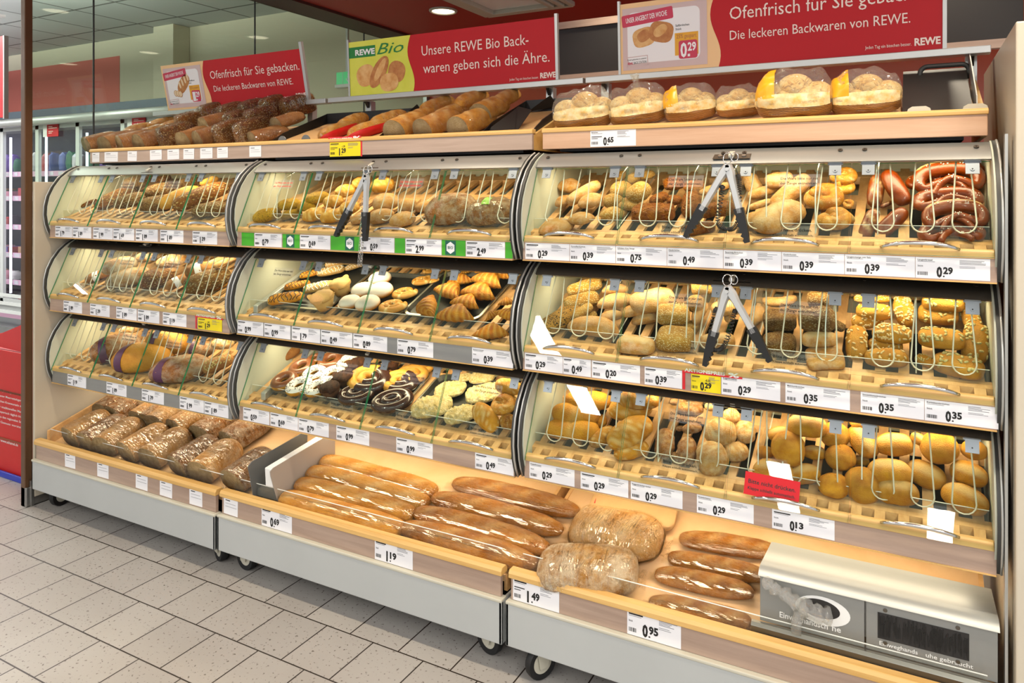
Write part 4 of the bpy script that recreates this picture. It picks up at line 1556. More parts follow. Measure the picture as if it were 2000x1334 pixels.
loaf_kind('poppy_stick', 'oblong roll crusted with poppy seed', 'bread roll', ['poppy_crust'], w=.46, h=.40, a=4, e=2.8, nz=.04)
loaf_kind('sesame_stick', 'oblong sesame roll', 'bread roll', ['sesame_crust'], w=.44, h=.36, a=3.6, e=2.8, nz=.04)
loaf_kind('poppy_ball', 'round roll dark with poppy seed', 'bread roll', ['poppy_crust'], w=.9, h=.8, a=2.2, nz=.04)
loaf_kind('grain_square', 'square brown grain roll', 'bread roll', ['fine_grain'], w=.84, h=.66, a=4, e=3.0, nz=.05)
loaf_kind('oat_roll', 'thick roll coated with oats', 'bread roll', ['oat_grain'], w=.76, h=.62, a=3, e=2.5, nz=.05)
loaf_kind('ring_roll', 'pale curved roll', 'bread roll', ['pale_roll'], w=.36, h=.32, a=3, bend=-.16, nz=.03)
loaf_kind('sunflower_roll', 'roll studded with sunflower seeds', 'bread roll', ['gold_crust', 'seed_pale'], seed_n=70, seed_size=.085, w=.56, h=.50, a=2.5, nz=.03)
loaf_kind('tipped_sunflower_roll', 'roll lying on its seeded side', 'bread roll', ['gold_crust', 'seed_pale'], seed_n=26, seed_size=.08, w=.52, h=.48, a=3, e=2.6, nz=.03)
loaf_kind('pumpkin_roll', 'oblong roll with pumpkin seeds', 'bread roll', ['gold_crust', 'seed_green'], seed_n=34, seed_size=.10, w=.58, h=.46, a=3.4, e=2.8, nz=.03)
loaf_kind('small_seed_roll', 'small round roll covered in seeds', 'bread roll', ['sesame_crust'], w=.8, h=.66, a=2.3, nz=.05)
loaf_kind('seed_corner', 'small corner roll speckled with seeds', 'bread roll', ['sesame_crust'], w=.72, h=.48, a=1.9, e=2.8, nz=.05)
loaf_kind('cheese_block', 'rough square cheese roll', 'bread roll', ['cheese_crust'], w=.52, h=.44, a=5, e=3.2, nz=.09, nf=7)
loaf_kind('cheese_roll', 'crusty orange cheese roll', 'bread roll', ['cheese_crust'], w=.66, h=.55, a=2.6, nz=.08, nf=5)
loaf_kind('yellow_roll', 'yellow roll speckled with herb seeds', 'bread roll', ['yellow_seed'], w=.66, h=.56, a=2.3, nz=.04)
loaf_kind('rustic_roll', 'rough cracked rustic roll', 'bread roll', ['gold_crust'], w=.74, h=.62, a=2.3, slash='crack', nz=.08, nf=4)
loaf_kind('floury_roll', 'round pale floury roll', 'bread roll', ['pale_roll'], w=.8, h=.66, a=2.3, nz=.04)
loaf_kind('lye_stick', 'glossy brown pretzel stick with pale slashes', 'pretzel stick', ['lye_crust'], w=.40, h=.36, a=3, slash='diag', ns=3, nz=.03)
loaf_kind('plain_lye_stick', 'glossy brown pretzel stick', 'pretzel stick', ['lye_crust'], w=.42, h=.38, a=3, nz=.03)
# loaves
loaf_kind('dark_seed_loaf', 'long loaf crusted with dark seeds', 'loaf', ['dark_grain'], w=.40, h=.36, a=3, nz=.04)
loaf_kind('oat_loaf', 'loaf coated with pale oat flakes', 'loaf', ['oat_grain'], w=.52, h=.44, a=2.5, nz=.04)
loaf_kind('brown_loaf', 'rough brown crusted loaf', 'loaf', ['fine_grain'], w=.48, h=.42, a=2.6, slash='crack', nz=.06)
loaf_kind('gold_loaf', 'golden crusted loaf', 'loaf', ['gold_crust'], w=.46, h=.42, a=2.6, slash='diag', ns=3, nz=.05)
loaf_kind('floury_loaf', 'broad loaf dusted white with flour', 'loaf', ['floury_crust'], w=.56, h=.44, a=2.4, slash='crack', nz=.04)
loaf_kind('grain_round', 'round loaf rough with brown grain', 'loaf', ['dark_grain'], w=.8, h=.66, a=2.3, nz=.05)
loaf_kind('white_band_loaf', 'crusty loaf with a white paper band', 'loaf', ['brown_crust'], band=(-.28, .16, 'white_card'), w=.60, h=.50, a=2.4, slash='crack', nz=.05)
loaf_kind('cracked_band_loaf', 'cracked floury loaf with purple band', 'loaf', ['rustic_crust'], band=(-.55, -.25, 'purple_band'), w=.62, h=.50, a=2.5, slash='crack', nz=.06)
loaf_kind('gold_band_loaf', 'smooth golden loaf with a purple band', 'loaf', ['gold_crust'], band=(-.62, -.32, 'purple_band'), w=.54, h=.46, a=2.5, nz=.03)
loaf_kind('rye_band_loaf', 'floury rye loaf with a purple band', 'loaf', ['rustic_crust'], band=(-.58, -.28, 'purple_band'), w=.56, h=.42, a=2.5, slash='crack', nz=.05)
loaf_kind('pumpkin_loaf', 'reddish loaf topped with pumpkin seeds', 'loaf', ['brown_crust', 'seed_green'], seed_n=80, seed_size=.055, w=.56, h=.50, a=2.6, nz=.06)
loaf_kind('poppy_long', 'long brown roll speckled with poppy', 'loaf', ['poppy_crust'], w=.34, h=.30, a=3, nz=.03)
loaf_kind('round_rustic', 'big round cracked farmhouse loaf', 'loaf', ['rustic_crust'], w=.92, h=.66, a=2.3, slash='crack', nz=.06, nu=26, nt=26)
loaf_kind('round_tagged', 'round wrapped loaf with green tag', 'loaf', ['rustic_crust'], wrap=True, tagc='tag_green', w=.9, h=.62, a=2.4, slash='crack', nz=.05, nu=24, nt=24)
loaf_kind('pale_long', 'long pale smooth roll', 'bread roll', ['pale_roll'], w=.30, h=.27, a=3.2, nz=.03)
loaf_kind('caramel_loaf', 'glossy caramel coloured loaf', 'loaf', ['brown_crust'], w=.40, h=.36, a=3.2, nz=.03)
loaf_kind('long_baguette', 'golden wrapped baguette', 'baguette', ['baguette_crust'], wrap=True, w=.150, h=.130, a=5, slash='diag', ns=4, nz=.02, nf=9, nu=52, nt=20)
loaf_kind('dark_baguette', 'browner wrapped baguette with pointed end', 'baguette', ['dark_baguette'], wrap=True, w=.17, h=.14, a=2.8, slash='diag', ns=4, nz=.02, nf=9, nu=52, nt=20)
loaf_kind('short_baguette', 'short crusty wrapped baguette', 'baguette', ['dark_baguette'], wrap=True, w=.235, h=.19, a=2.9, slash='diag', ns=4, nz=.04, nf=6, nu=40, nt=22)
loaf_kind('bagged_sliced', 'big sliced floury loaf in clear film', 'loaf', ['floury_crust'], wrap=True, w=.56, h=.36, a=3.6, e=2.4, slash='slices', ns=5, nz=.02, nu=60, nt=26)
loaf_kind('bagged_crusty', 'crusty loaf in clear fronted kraft bag', 'loaf', ['loaf_crust'], wrap=True, paper=(196, 352, 'kraft_paper'), w=.60, h=.34, a=3.4, e=2.4, slash='diag', ns=3, nz=.04, nu=36, nt=26)
# sliced half loaves (cut face at one end)
loaf_kind('half_loaf', 'sliced brown floury half loaf', 'loaf', ['loaf_crust', 'dark_crumb'], wrap=True, cap=1, cut=True, w=.74, h=.66, a=3.4, e=2.5, flat=.55, slash='slices', ns=6, nz=.02, nu=60, nt=24)
loaf_kind('dark_half', 'sliced streaked dark half loaf', 'loaf', ['rustic_crust', 'dark_crumb'], wrap=True, cap=1, cut=True, w=.74, h=.64, a=3.4, e=2.4, flat=.55, slash='slices', ns=7, nz=.025, nu=60, nt=24)
loaf_kind('pale_half', 'wrapped white half loaf', 'loaf', ['baguette_crust', 'crumb'], wrap=True, cap=1, cut=True, w=.56, h=.54, a=2.6, e=2.2, flat=.5, slash='diag', ns=3, nz=.03, nu=36, nt=24)
loaf_kind('white_loaf', 'wrapped white loaf with golden slashed crust', 'loaf', ['baguette_crust'], wrap=True, w=.42, h=.40, a=2.8, slash='diag', ns=4, nz=.03, nu=36, nt=22)
loaf_kind('seed_block', 'wrapped seeded brown bread block', 'loaf', ['dark_grain'], wrap=True, w=.55, h=.66, a=5, e=4, flat=.8, nz=.03, nu=26, nt=24)
loaf_kind('brown_half', 'wrapped brown half loaf, grainy cut face', 'loaf', ['brown_crust', 'dark_crumb'], wrap=True, cap=1, cut=True, w=.62, h=.60, a=2.6, e=2.3, flat=.55, nz=.03, nu=30, nt=24)
loaf_kind('red_loaf', 'wrapped reddish brown loaf', 'loaf', ['brown_crust', 'crumb'], wrap=True, cap=1, cut=True, w=.5, h=.46, a=2.7, nz=.03, nu=30, nt=22)
loaf_kind('red_bag_loaf', 'white loaf in red printed bag', 'loaf', ['baguette_crust'], wrap=True, paper=(150, 262, 'box_red'), w=.40, h=.38, a=2.9, slash='diag', ns=3, nz=.03, nu=30, nt=22)


# special pastries
def f_croissant(i):
    b, n, m = MB(), 44, 14
    vs, tn, fs = [], [], []
    for k in range(n + 1):
        s = k / n * 2 - 1
        a = s * 1.15
        cx, cy = .46 * math.sin(a) / math.sin(1.15), -.30 * (1 - math.cos(a))
        r = .045 + .185 * (1 - abs(s) ** 1.5)
        f = s * 4.5 + .25 * i
        rd = abs(math.sin(f * PI / 1.0))
        r *= .90 + .16 * rd
        for j in range(m):
            t = 2 * PI * j / m
            y, z = r * 1.15 * math.cos(t), r * .95 * math.sin(t)
            if z < 0:
                z *= .7
            v = 1 + .05 * noise.noise(Vector((s * 5 + i, math.cos(t) * 2, math.sin(t) * 2)))
            dx, dy = math.cos(a), -math.sin(a)
            vs.append((cx - dy * y * v * -1, cy + dx * y * v, z * v))
            tn.append((1 - rd) * .8 - .3 * rd * max(0, math.sin(t)))
    for k in range(n):
        for j in range(m):
            fs.append((k * m + j, k * m + (j + 1) % m, (k + 1) * m + (j + 1) % m, (k + 1) * m + j))
    fs += [tuple(range(m - 1, -1, -1)), tuple(range(n * m, n * m + m))]
    b.add([(x, y + .1, z) for x, y, z in vs], fs, 0, tone=tn)
    return b, .15, []


kind('croissant', 'flaky golden croissant', 'croissant', ['croissant_crust'], f_croissant)


def f_donut(i, sprinkle=False):
    b = MB()
    nu, nv = 30, 16
    vs, fs, ms = [], [], []
    for k in range(nu):
        a = 2 * PI * k / nu
        for j in range(nv):
            t = 2 * PI * j / nv
            r = .33 + .165 * math.cos(t)
            vs.append((r * math.cos(a), r * math.sin(a), .15 * math.sin(t)))
    for k in range(nu):
        for j in range(nv):
            fs.append((k * nv + j, ((k + 1) % nu) * nv + j, ((k + 1) % nu) * nv + (j + 1) % nv, k * nv + (j + 1) % nv))
            ms.append(1 if .5 < j < nv / 2 - .5 else 0)
    b.add(vs, fs, ms)
    ch = []
    if sprinkle:
        rs = random.Random(i + 3)
        q = MB()
        for _ in range(60):
            a, t = rs.uniform(0, 2 * PI), R(rs.uniform(25, 155))
            r = .33 + .168 * math.cos(t)
            q.box((-.022, -.008, 0), (.022, .008, .014), 0, Matrix.Translation((r * math.cos(a), r * math.sin(a), .152 * math.sin(t) - .004)) @ Matrix.Rotation(rs.uniform(0, PI), 4, 'Z'))
        ch.append(('chocolate_sprinkles', ['chocolate'], q))
    return b, .14, ch


kind('chocolate_donut', 'donut with milk chocolate glaze', 'donut', ['gold_crust', 'milk_glaze'], lambda i: f_donut(i), 1)
kind('white_donut', 'white iced donut with chocolate sprinkles', 'donut', ['gold_crust', 'white_icing'], lambda i: f_donut(i, True), 2)


def f_berliner(i):
    L = Loaf(.86, .62, a=2.2, flat=.7, nz=.02, seed=i)
    b = MB()
    L.surf(b)
    b.t = [max(0, min(1, (p[2] + .03) * 9)) * .95 for p in b.v]
    return b, L.lo(), []


kind('sugar_pudding', 'round doughnut bun dusted white with sugar', 'pastry', ['sugar_dusted'], f_berliner, 2)


def f_snail(i):
    b = MB()
    pts, rs = [], []
    n = 60
    for k in range(n + 1):
        f = k / n
        a = f * 2 * PI * 2.1 + i
        r = .06 + .30 * f
        pts.append((r * 1.15 * math.cos(a), r * .82 * math.sin(a), .09 * (1 - f)))
        rs.append(.075 + .05 * f if k < n - 4 else .125 - .02 * (k - n + 4))
    b.tube(pts, rs, 10)
    b.t = [.9 if (k // 10) % 7 in (0,) else (-.35 if p[2] > .09 else .1) for k, p in enumerate(b.v)]
    b.v = [(x, y, z * (.85 if z > 0 else .6)) for x, y, z in b.v]
    return b, .07, []


kind('pastry_snail', 'golden coiled pastry snail', 'pastry', ['pudding'], f_snail, 2)


def f_ring(i, dip):
    b = MB()
    for rad, rr, zz in ((.38, .115, 0), (.17, .09, .03)):
        n = 36
        pts = [(rad * 1.02 * math.cos(2 * PI * k / n), rad * .72 * math.sin(2 * PI * k / n), zz) for k in range(n)]
        o = len(b.v)
        b.tube(pts, rr, 12, 0, closed=True)
        for fi in range(len(b.f)):
            if min(b.f[fi]) >= o:
                cx = sum(b.v[q][0] for q in b.f[fi]) / 4
                b.m[fi] = 1 if cx > dip else 0
    return b, .10, []


kind('dipped_ring', 'oval ring half dipped in chocolate', 'pastry', ['pudding', 'dark_glaze'], lambda i: f_ring(i, .02), 1)
kind('dark_ring', 'oval ring fully coated in dark chocolate', 'pastry', ['pudding', 'dark_glaze'], lambda i: f_ring(i, -9), 1)
kind('plain_ring', 'plain golden oval ring pastry', 'pastry', ['pudding'], lambda i: (lambda r: (r[0], r[1], r[2]))(f_ring(i, 9)), 1)


def f_muffin(i, paper):
    b = MB()
    L = Loaf(.92, .5, a=2.2, flat=.2, nz=.06, nf=4, slash='crack', seed=i)
    L.surf(b)
    b.v = [(x * .92, y * .92, z + .08) for x, y, z in b.v]
    q = MB()
    n = 36
    vs, fs = [], []
    for lev, (r, z, am) in enumerate(((.26, -.36, 0), (.34, -.15, .01), (.42, .04, .03), (.47, .17, .09))):
        for k in range(n):
            a = 2 * PI * k / n
            wv = am * math.cos(4 * a + i) + (.012 * math.cos(18 * a) if lev < 3 else 0)
            vs.append(((r + wv) * math.cos(a), (r + wv) * math.sin(a), z + am * .9 * math.cos(4 * a + i)))
    for lev in range(3):
        for k in range(n):
            fs.append((lev * n + k, lev * n + (k + 1) % n, (lev + 1) * n + (k + 1) % n, (lev + 1) * n + k))
    fs.append(tuple(range(n - 1, -1, -1)))
    q.add(vs, fs)
    return b, .36, [('paper_case', [paper], q)]


kind('muffin', 'muffin in flared brown paper', 'muffin', ['nut_crumb'], lambda i: f_muffin(i, 'muffin_paper'), 2)
kind('chocolate_muffin', 'dark chocolate muffin in a paper case', 'muffin', ['chocolate_cake'], lambda i: f_muffin(i, 'dark_paper'), 2)


def f_streusel(i):
    L = Loaf(.74, .16, a=2.6, e=2.6, flat=.8, nz=.0, seed=i, nu=44, nt=56)
    b = MB()
    L.surf(b)
    out, tn = [], []
    for x, y, z in b.v:
        q = Vector((x * 16 + i * 5, y * 16, z * 8))
        c = noise.cell(q) * .5 + noise.noise(q * .9)
        v = 1 + .05 * noise.noise(Vector((x * 7, y * 7, i)))
        if z > 0:
            z += .10 * abs(noise.noise(q * .6)) + .03 * max(0, noise.noise(q * 1.5))
        out.append((x * v, y * v, z))
        tn.append(max(-.3, min(1, .5 * c)))
    b.v, b.t = out, tn
    return b, .065, []


kind('streusel_cake', 'flat pale streusel crumb cake', 'pastry', ['streusel'], f_streusel, 3)


def f_eclair(i, dark):
    L = Loaf(.42, .34, a=2.8, flat=.5, nz=.03, seed=i)
    b = MB()
    L.surf(b)
    q = MB()
    n = 9
    for k in range(n):
        u = -.8 + 1.6 * k / (n - 1)
        pts = [L.pt(max(-.95, min(.95, u + .09 * math.sin(j * 1.1 + k))), R(18 + 144 * j / 9), 1.03)[0] for j in range(10)]
        q.tube(pts, .011 if dark else .014, 6)
    return b, L.lo(), [('drizzle', ['dark_glaze' if dark else 'white_icing'], q)]


kind('striped_eclair', 'oblong pastry with dark chocolate stripes', 'pastry', ['sugar_dusted'], lambda i: f_eclair(i, True), 2)
kind('nut_stick', 'nut crusted pastry stick with white drizzle', 'pastry', ['nut_crumb'], lambda i: f_eclair(i, False), 2)


def f_pretzel(i):
    b = MB()
    P = []
    key = [(-.10, -.16, .06), (-.27, -.22, .05), (-.16, -.02, .07), (.02, .10, .10), (.20, .05, .07), (.40, -.05, .02), (.48, .14, 0), (.36, .33, 0), (0, .40, 0), (-.36, .33, 0), (-.48, .14, 0), (-.40, -.05, .02), (-.20, .05, .03), (-.02, .10, .04), (.16, -.02, .05), (.27, -.22, .05), (.10, -.16, .06)]
    key = key[1:-1]
    n = len(key)
    for k in range(n - 1):
        p0, p1, p2, p3 = (Vector(key[max(0, k - 1)]), Vector(key[k]), Vector(key[k + 1]), Vector(key[min(n - 1, k + 2)]))
        for j in range(5):
            t = j / 5
            P.append(.5 * ((2 * p1) + (p2 - p0) * t + (2 * p0 - 5 * p1 + 4 * p2 - p3) * t * t + (3 * p1 - p0 - 3 * p2 + p3) * t ** 3))
    P.append(Vector(key[-1]))
    m = len(P)
    rs = [.058 + .085 * math.exp(-((k / (m - 1) - .5) / .2) ** 2) for k in range(m)]
    b.tube([p * .95 for p in P], rs, 12)
    b.t = [(1.0 if abs((k // 12) / (m - 1) - .5) < .09 and 1 <= k % 12 <= 3 else 0) for k in range(len(b.v))]
    rsd = random.Random(i)
    q = MB()
    for _ in range(30):
        k = rsd.randrange(4, m - 4)
        p = P[k] * .95
        q.box((-.008, -.008, 0), (.008, .008, .012), 0, Matrix.Translation(p + Vector((rsd.uniform(-.03, .03), rsd.uniform(-.03, .03), rs[k] * .97))) @ Matrix.Rotation(rsd.uniform(0, 3), 4, 'Z'))
    return b, .07, [('salt_grains', ['salt'], q)]


kind('pretzel', 'glossy dark brown salted pretzel', 'pretzel', ['lye_crust'], f_pretzel, 2)


def f_knot(i):
    b = MB()
    n = 40
    pts, rs = [], []
    for k in range(n + 1):
        f = k / n
        a = f * 2 * PI * 1.35 + i
        r = .29 - .16 * f * f
        pts.append((r * math.cos(a), r * .95 * math.sin(a), .02 + .20 * f * f + .03 * math.sin(a * 2)))
        rs.append(.20 - .03 * abs(f - .4))
    b.tube(pts, rs, 14)
    b.ell((0.02, 0, .13), (.17, .16, .17), 14, 10)
    b.v = [(x, y, z * (.9 if z > 0 else .75)) for x, y, z in b.v]
    b.t = [max(0, .9 - abs(noise.noise(Vector(p) * 4)) * 6) - (.35 if p[2] > .22 else 0) for p in b.v]
    return b, .14, []


kind('knot_roll', 'golden knotted roll', 'bread roll', ['knot_crust'], f_knot, 3)


def f_bag(i):
    """clear bag of rolls: rolls, film, printed basket front"""
    L = Loaf(.66, .84, a=3.2, e=2.2, flat=.62, nz=.05, nf=3.5, seed=i + .4, nu=26, nt=30)
    b = MB()
    ch = []
    for k, (x, y, z, r) in enumerate(((-.27, .02, .08, .22), (.03, .05, .15, .25), (.29, .02, .07, .21), (-.14, -.06, .0, .22), (.16, -.06, .02, .22), (.40, 0, -.02, .12), (-.40, 0, -.02, .12))):
        q = MB()
        q.ell((x + .02 * math.sin(i + k), y, z), (r, r * .86, r * .82), 14, 10)
        ch.append(('roll', ['roll_in_bag'], q))
    q = MB()
    L.surf(q, 0, 1.0, wrinkle=.10, nu=34, nt=34)
    for p in range(len(q.v)):
        x, y, z = q.v[p]
        if z > 0:
            q.v[p] = (x, y, z * (1 + .2 * noise.noise(Vector((x * 5 + i, y * 3, 2)))))
    if i == 1:
        o = [(.02 + .07 * math.cos(a), .05 * math.sin(a)) for a in [2 * PI * k / 12 for k in range(12)]]
        vs = [(x, y, .34) for x, y in o] + [(.02 + (x - .02) * .7 + .01, y * .7, .46) for x, y in o] + [(.02 + (x - .02) * 1.1, y, .60) for x, y in o]
        q.add(vs, [(l * 12 + k, l * 12 + (k + 1) % 12, (l + 1) * 12 + (k + 1) % 12, (l + 1) * 12 + k) for l in (0, 1) for k in range(12)])
    ch.append(('clear_bag', ['film_bag'], q))
    q = MB()
    L.surf(q, 0, 1.02, -.94, .94, R(182), R(236), wrinkle=.06, nu=22, nt=8)
    ch.append(('basket_print', ['basket_print'], q))
    q = MB()
    L.surf(q, 0, 1.022, -.90, .90, R(158), R(183), wrinkle=.06, nu=22, nt=6)
    ch.append(('cloth_print', ['cloth_print'], q))
    if i in (2, 4, 5):
        q = MB()
        L.surf(q, 0, 1.025, -.98, -.45, R(80), R(165), wrinkle=.12, nu=8, nt=8)
        ch.append(('yellow_print', ['bag_yellow'], q))
    return b, L.lo(), ch


kind('bag_of_rolls', 'clear printed bag of rolls', 'bag of rolls', [], f_bag, 6)


def get_kind(name, v):
    K = KINDS[name]
    v %= K['n']
    if v not in K['cache']:
        b, lo, ch = K['fn'](v)
        me = b.mesh(name, K['mats'], True) if b.v else None
        K['cache'][v] = (me, lo, [(cn, q.mesh(cn, cm, True)) for cn, cm, q in ch])
    return K['cache'][v]
# ------------------------------------------------------------------ baking trays, then everything that lies on the shelves


def bin_plane(u, t, up=0.0):
    dy = UNITS[u][2] + (.01 if t == 1 else 0)
    n = Vector((0, -FS, 1)).normalized()
    return Vector((0, F0[0] + dy, TIER[t] + F0[1])) + n * up, n


def shelf_plane(up=0.0):
    n = Vector((0, -SHELFS, 1)).normalized()
    return Vector((0, SHELF0[0], SHELF0[1])) + n * up, n


def tray_plane(up=0.0):
    n = Vector((0, -TRAYS, 1)).normalized()
    return Vector((0, TRAY0[0], TRAY0[1])) + n * up, n


PAN = .016
ZONES = {}
for _u in 'LMR':
    for _t in (1, 2, 3):
        ZONES[_u + str(_t)] = (lambda up, u=_u, t=_t: bin_plane(u, t, up), "%s unit's %s bin" % (UN[_u], TN[_t]))
        ZONES[_u + str(_t) + 'p'] = (lambda up, u=_u, t=_t: bin_plane(u, t, up + PAN), "%s unit's %s bin" % (UN[_u], TN[_t]))
    ZONES[_u + '0'] = (lambda up: shelf_plane(up), "%s unit's base shelf" % UN[_u])
    ZONES[_u + 't'] = (lambda up: tray_plane(up), "%s unit's top tray" % UN[_u])


def pan(u, t, c, label):
    """shallow metal baking tray: four corners given as photo points on the slatted floor"""
    p0, n = bin_plane(u, t, .0015)
    q = [on_plane(x, y, p0, n) for x, y in c]
    x0, x1 = (q[0].x + q[3].x) / 2, (q[1].x + q[2].x) / 2
    a, b_ = (q[0] + q[1]) / 2, (q[2] + q[3]) / 2
    d = (b_ - a)
    d.x = 0
    d.normalize()
    W_, D = x1 - x0, (b_ - a).length
    M = frame((x0, a.y, a.z), (1, 0, 0), d)
    def ring(ins, z, r):
        out = []
        for cx, cy, a0 in ((W_ - r - ins, D - r - ins, 0), (r + ins, D - r - ins, 90), (r + ins, r + ins, 180), (W_ - r - ins, r + ins, 270)):
            for k in range(7):
                aa = R(a0 + 15 * k)
                out.append((cx + r * math.cos(aa), cy + r * math.sin(aa), z))
        return out
    R1, R2, R3, R4 = ring(-.004, .016, .04), ring(.004, .017, .036), ring(.012, .004, .03), ring(-.002, .010, .04)
    b = MB()
    o = thing('baking_tray', label, 'baking tray', M @ Vector((W_ / 2, D / 2, 0)), 'baking trays in the middle unit')
    b.add(R2 + R3, [(k, (k + 1) % 28, 28 + (k + 1) % 28, 28 + k) for k in range(28)] + [tuple(range(28, 56))], 0, M)
    b.build('pan', 'tray_steel', o)
    b = MB()
    b.add(R4 + R1 + R2, [(k, (k + 1) % 28, 28 + (k + 1) % 28, 28 + k) for k in range(28)] + [(28 + k, 28 + (k + 1) % 28, 56 + (k + 1) % 28, 56 + k) for k in range(28)], 0, M)
    b.build('rim', 'tray_rim', o)


pan('M', 2, [(520, 602), (648, 612), (728, 530), (625, 520)], 'baking tray under the striped pastries and muffins')
pan('M', 2, [(657, 606), (783, 620), (858, 552), (745, 532)], 'dark baking tray holding sugar buns and coiled snails')
pan('M', 2, [(790, 620), (932, 632), (1010, 545), (870, 535)], 'baking tray full of croissants')
pan('M', 1, [(522, 772), (775, 806), (846, 742), (600, 690)], 'big baking tray of donuts, rings and chocolate muffins')
pan('M', 1, [(796, 806), (936, 838), (1000, 748), (862, 744)], 'baking tray of pale streusel cakes')

BREADS = []


def zone(z, ox, oy, s, rows):
    for r in rows:
        k, x1, y1, x2, y2 = r[:5]
        BREADS.append((k, z, ox + x1 * s, oy + y1 * s, ox + x2 * s, oy + y2 * s, r[5] if len(r) > 5 else 0, r[6] if len(r) > 6 else 0))


# left unit, top bin
zone('L3', 110, 330, .18, [
    ('dark_seed_loaf', 245, 420, 440, 330), ('dark_seed_loaf', 430, 420, 900, 215, .0), ('brown_loaf', 720, 175, 1060, 95, .05), ('oat_loaf', 620, 395, 1000, 300, .03),
    ('brown_loaf', 890, 410, 1330, 350, .01), ('oat_loaf', 950, 270, 1300, 190, .04), ('gold_loaf', 1120, 410, 1590, 230, .03), ('brown_loaf', 1330, 160, 1580, 130, .05),
    ('dark_seed_loaf', 1270, 430, 1880, 190, .03), ('gold_loaf', 1560, 170, 1760, 100, .07), ('oat_loaf', 1480, 480, 1860, 430, .0), ('dark_seed_loaf', 1040, 130, 1250, 90, .06)])
zone('L2', 0, 330, .26, [
    ('white_band_loaf', 640, 840, 830, 780), ('floury_loaf', 760, 760, 1040, 700, .05), ('floury_loaf', 800, 860, 1140, 790, .0), ('floury_loaf', 1010, 680, 1230, 640, .05),
    ('grain_round', 1060, 850, 1290, 820, .0), ('floury_loaf', 1170, 720, 1420, 670, .05), ('white_band_loaf', 1240, 900, 1430, 810, .02), ('white_band_loaf', 1390, 790, 1610, 730, .06),
    ('oat_loaf', 1380, 900, 1740, 790, .02), ('gold_loaf', 1530, 910, 1730, 850, .0), ('pale_long', 1600, 740, 1790, 660, .09), ('pale_long', 1560, 720, 1740, 650, .08)])
zone('L1', 110, 620, .18, [
    ('cracked_band_loaf', 370, 400, 920, 270, .02), ('gold_band_loaf', 640, 470, 1250, 430, .0), ('gold_band_loaf', 990, 225, 1430, 310, .05), ('rye_band_loaf', 1040, 600, 1650, 540, .0),
    ('rye_band_loaf', 1410, 330, 1720, 350, .05), ('pumpkin_loaf', 1590, 580, 1930, 440, .03), ('floury_loaf', 680, 150, 920, 120, .05), ('floury_loaf', 1680, 290, 1930, 290, .07)])
# middle unit, top bin
zone('M3', 440, 280, .26, [
    ('poppy_long', 165, 450, 460, 330, .0), ('poppy_long', 330, 330, 570, 270, .02), ('yellow_roll', 210, 570, 420, 530), ('yellow_roll', 390, 475, 570, 455, .03), ('yellow_roll', 605, 430, 785, 400, .04),
    ('yellow_roll', 420, 560, 580, 520, .0), ('yellow_roll', 540, 485, 700, 475, .02), ('rustic_roll', 590, 550, 760, 540), ('rustic_roll', 735, 450, 890, 430, .04), ('rustic_roll', 720, 565, 900, 545),
    ('rustic_roll', 820, 380, 980, 345, .04), ('rustic_roll', 860, 500, 1010, 470, .03), ('rustic_roll', 1090, 330, 1270, 305, .05), ('rustic_roll', 950, 310, 1090, 290, .05),
    ('floury_roll', 1105, 460, 1305, 435, .02), ('floury_roll', 1300, 475, 1440, 455, .01), ('floury_roll', 1425, 500, 1560, 465, .0), ('floury_roll', 1080, 570, 1270, 545), ('floury_roll', 940, 590, 1090, 550), ('floury_roll', 1235, 600, 1430, 565)])
zone('M3', 660, 160, .22, [('round_rustic', 790, 1170, 1225, 1120), ('round_tagged', 1150, 1185, 1560, 1140)])
# middle unit, second bin
zone('M2p', 440, 280, .26, [
    ('striped_eclair', 325, 1190, 590, 1150), ('striped_eclair', 445, 1090, 640, 1050), ('striped_eclair', 560, 1005, 730, 960), ('nut_stick', 585, 1110, 810, 1060), ('nut_stick', 690, 985, 900, 945), ('nut_stick', 750, 920, 930, 880, .02), ('nut_stick', 900, 950, 1050, 900),
    ('muffin', 640, 1185, 825, 1165, .0), ('muffin', 780, 1085, 950, 1065, .0),
    ('sugar_pudding', 1080, 1030, 1245, 1010), ('sugar_pudding', 950, 1115, 1120, 1095), ('sugar_pudding', 1075, 1120, 1258, 1100), ('sugar_pudding', 857, 1205, 1015, 1185), ('sugar_pudding', 980, 1215, 1160, 1195),
    ('pastry_snail', 1240, 1140, 1450, 1115), ('pastry_snail', 1385, 1045, 1560, 1025), ('pastry_snail', 1140, 1235, 1370, 1215), ('pastry_snail', 1470, 965, 1600, 945), ('pastry_snail', 1500, 1040, 1610, 1020)])
zone('M2p', 760, 500, .135, [
    ('croissant', 600, 880, 600, 590), ('croissant', 680, 470, 1040, 600), ('croissant', 855, 370, 1225, 350), ('croissant', 1055, 510, 1560, 590), ('croissant', 905, 660, 1320, 730), ('croissant', 690, 860, 1250, 880),
    ('croissant', 1215, 320, 1650, 430, .02), ('croissant', 1430, 230, 1760, 300, .03), ('croissant', 1030, 250, 1210, 210), ('croissant', 1240, 240, 1400, 200, .03)])
zone('M2', 760, 500, .135, [('croissant', 1215, 1140, 1750, 1110, .0), ('croissant', 1540, 790, 1810, 930, .05), ('croissant', 1380, 930, 1600, 800, .03), ('croissant', 1570, 690, 1830, 660, .02)])
zone('M2', 440, 280, .26, [('pale_long', 185, 1050, 560, 890, .0), ('pale_long', 330, 940, 560, 880, .02), ('pale_long', 165, 1110, 430, 1030, .0)])
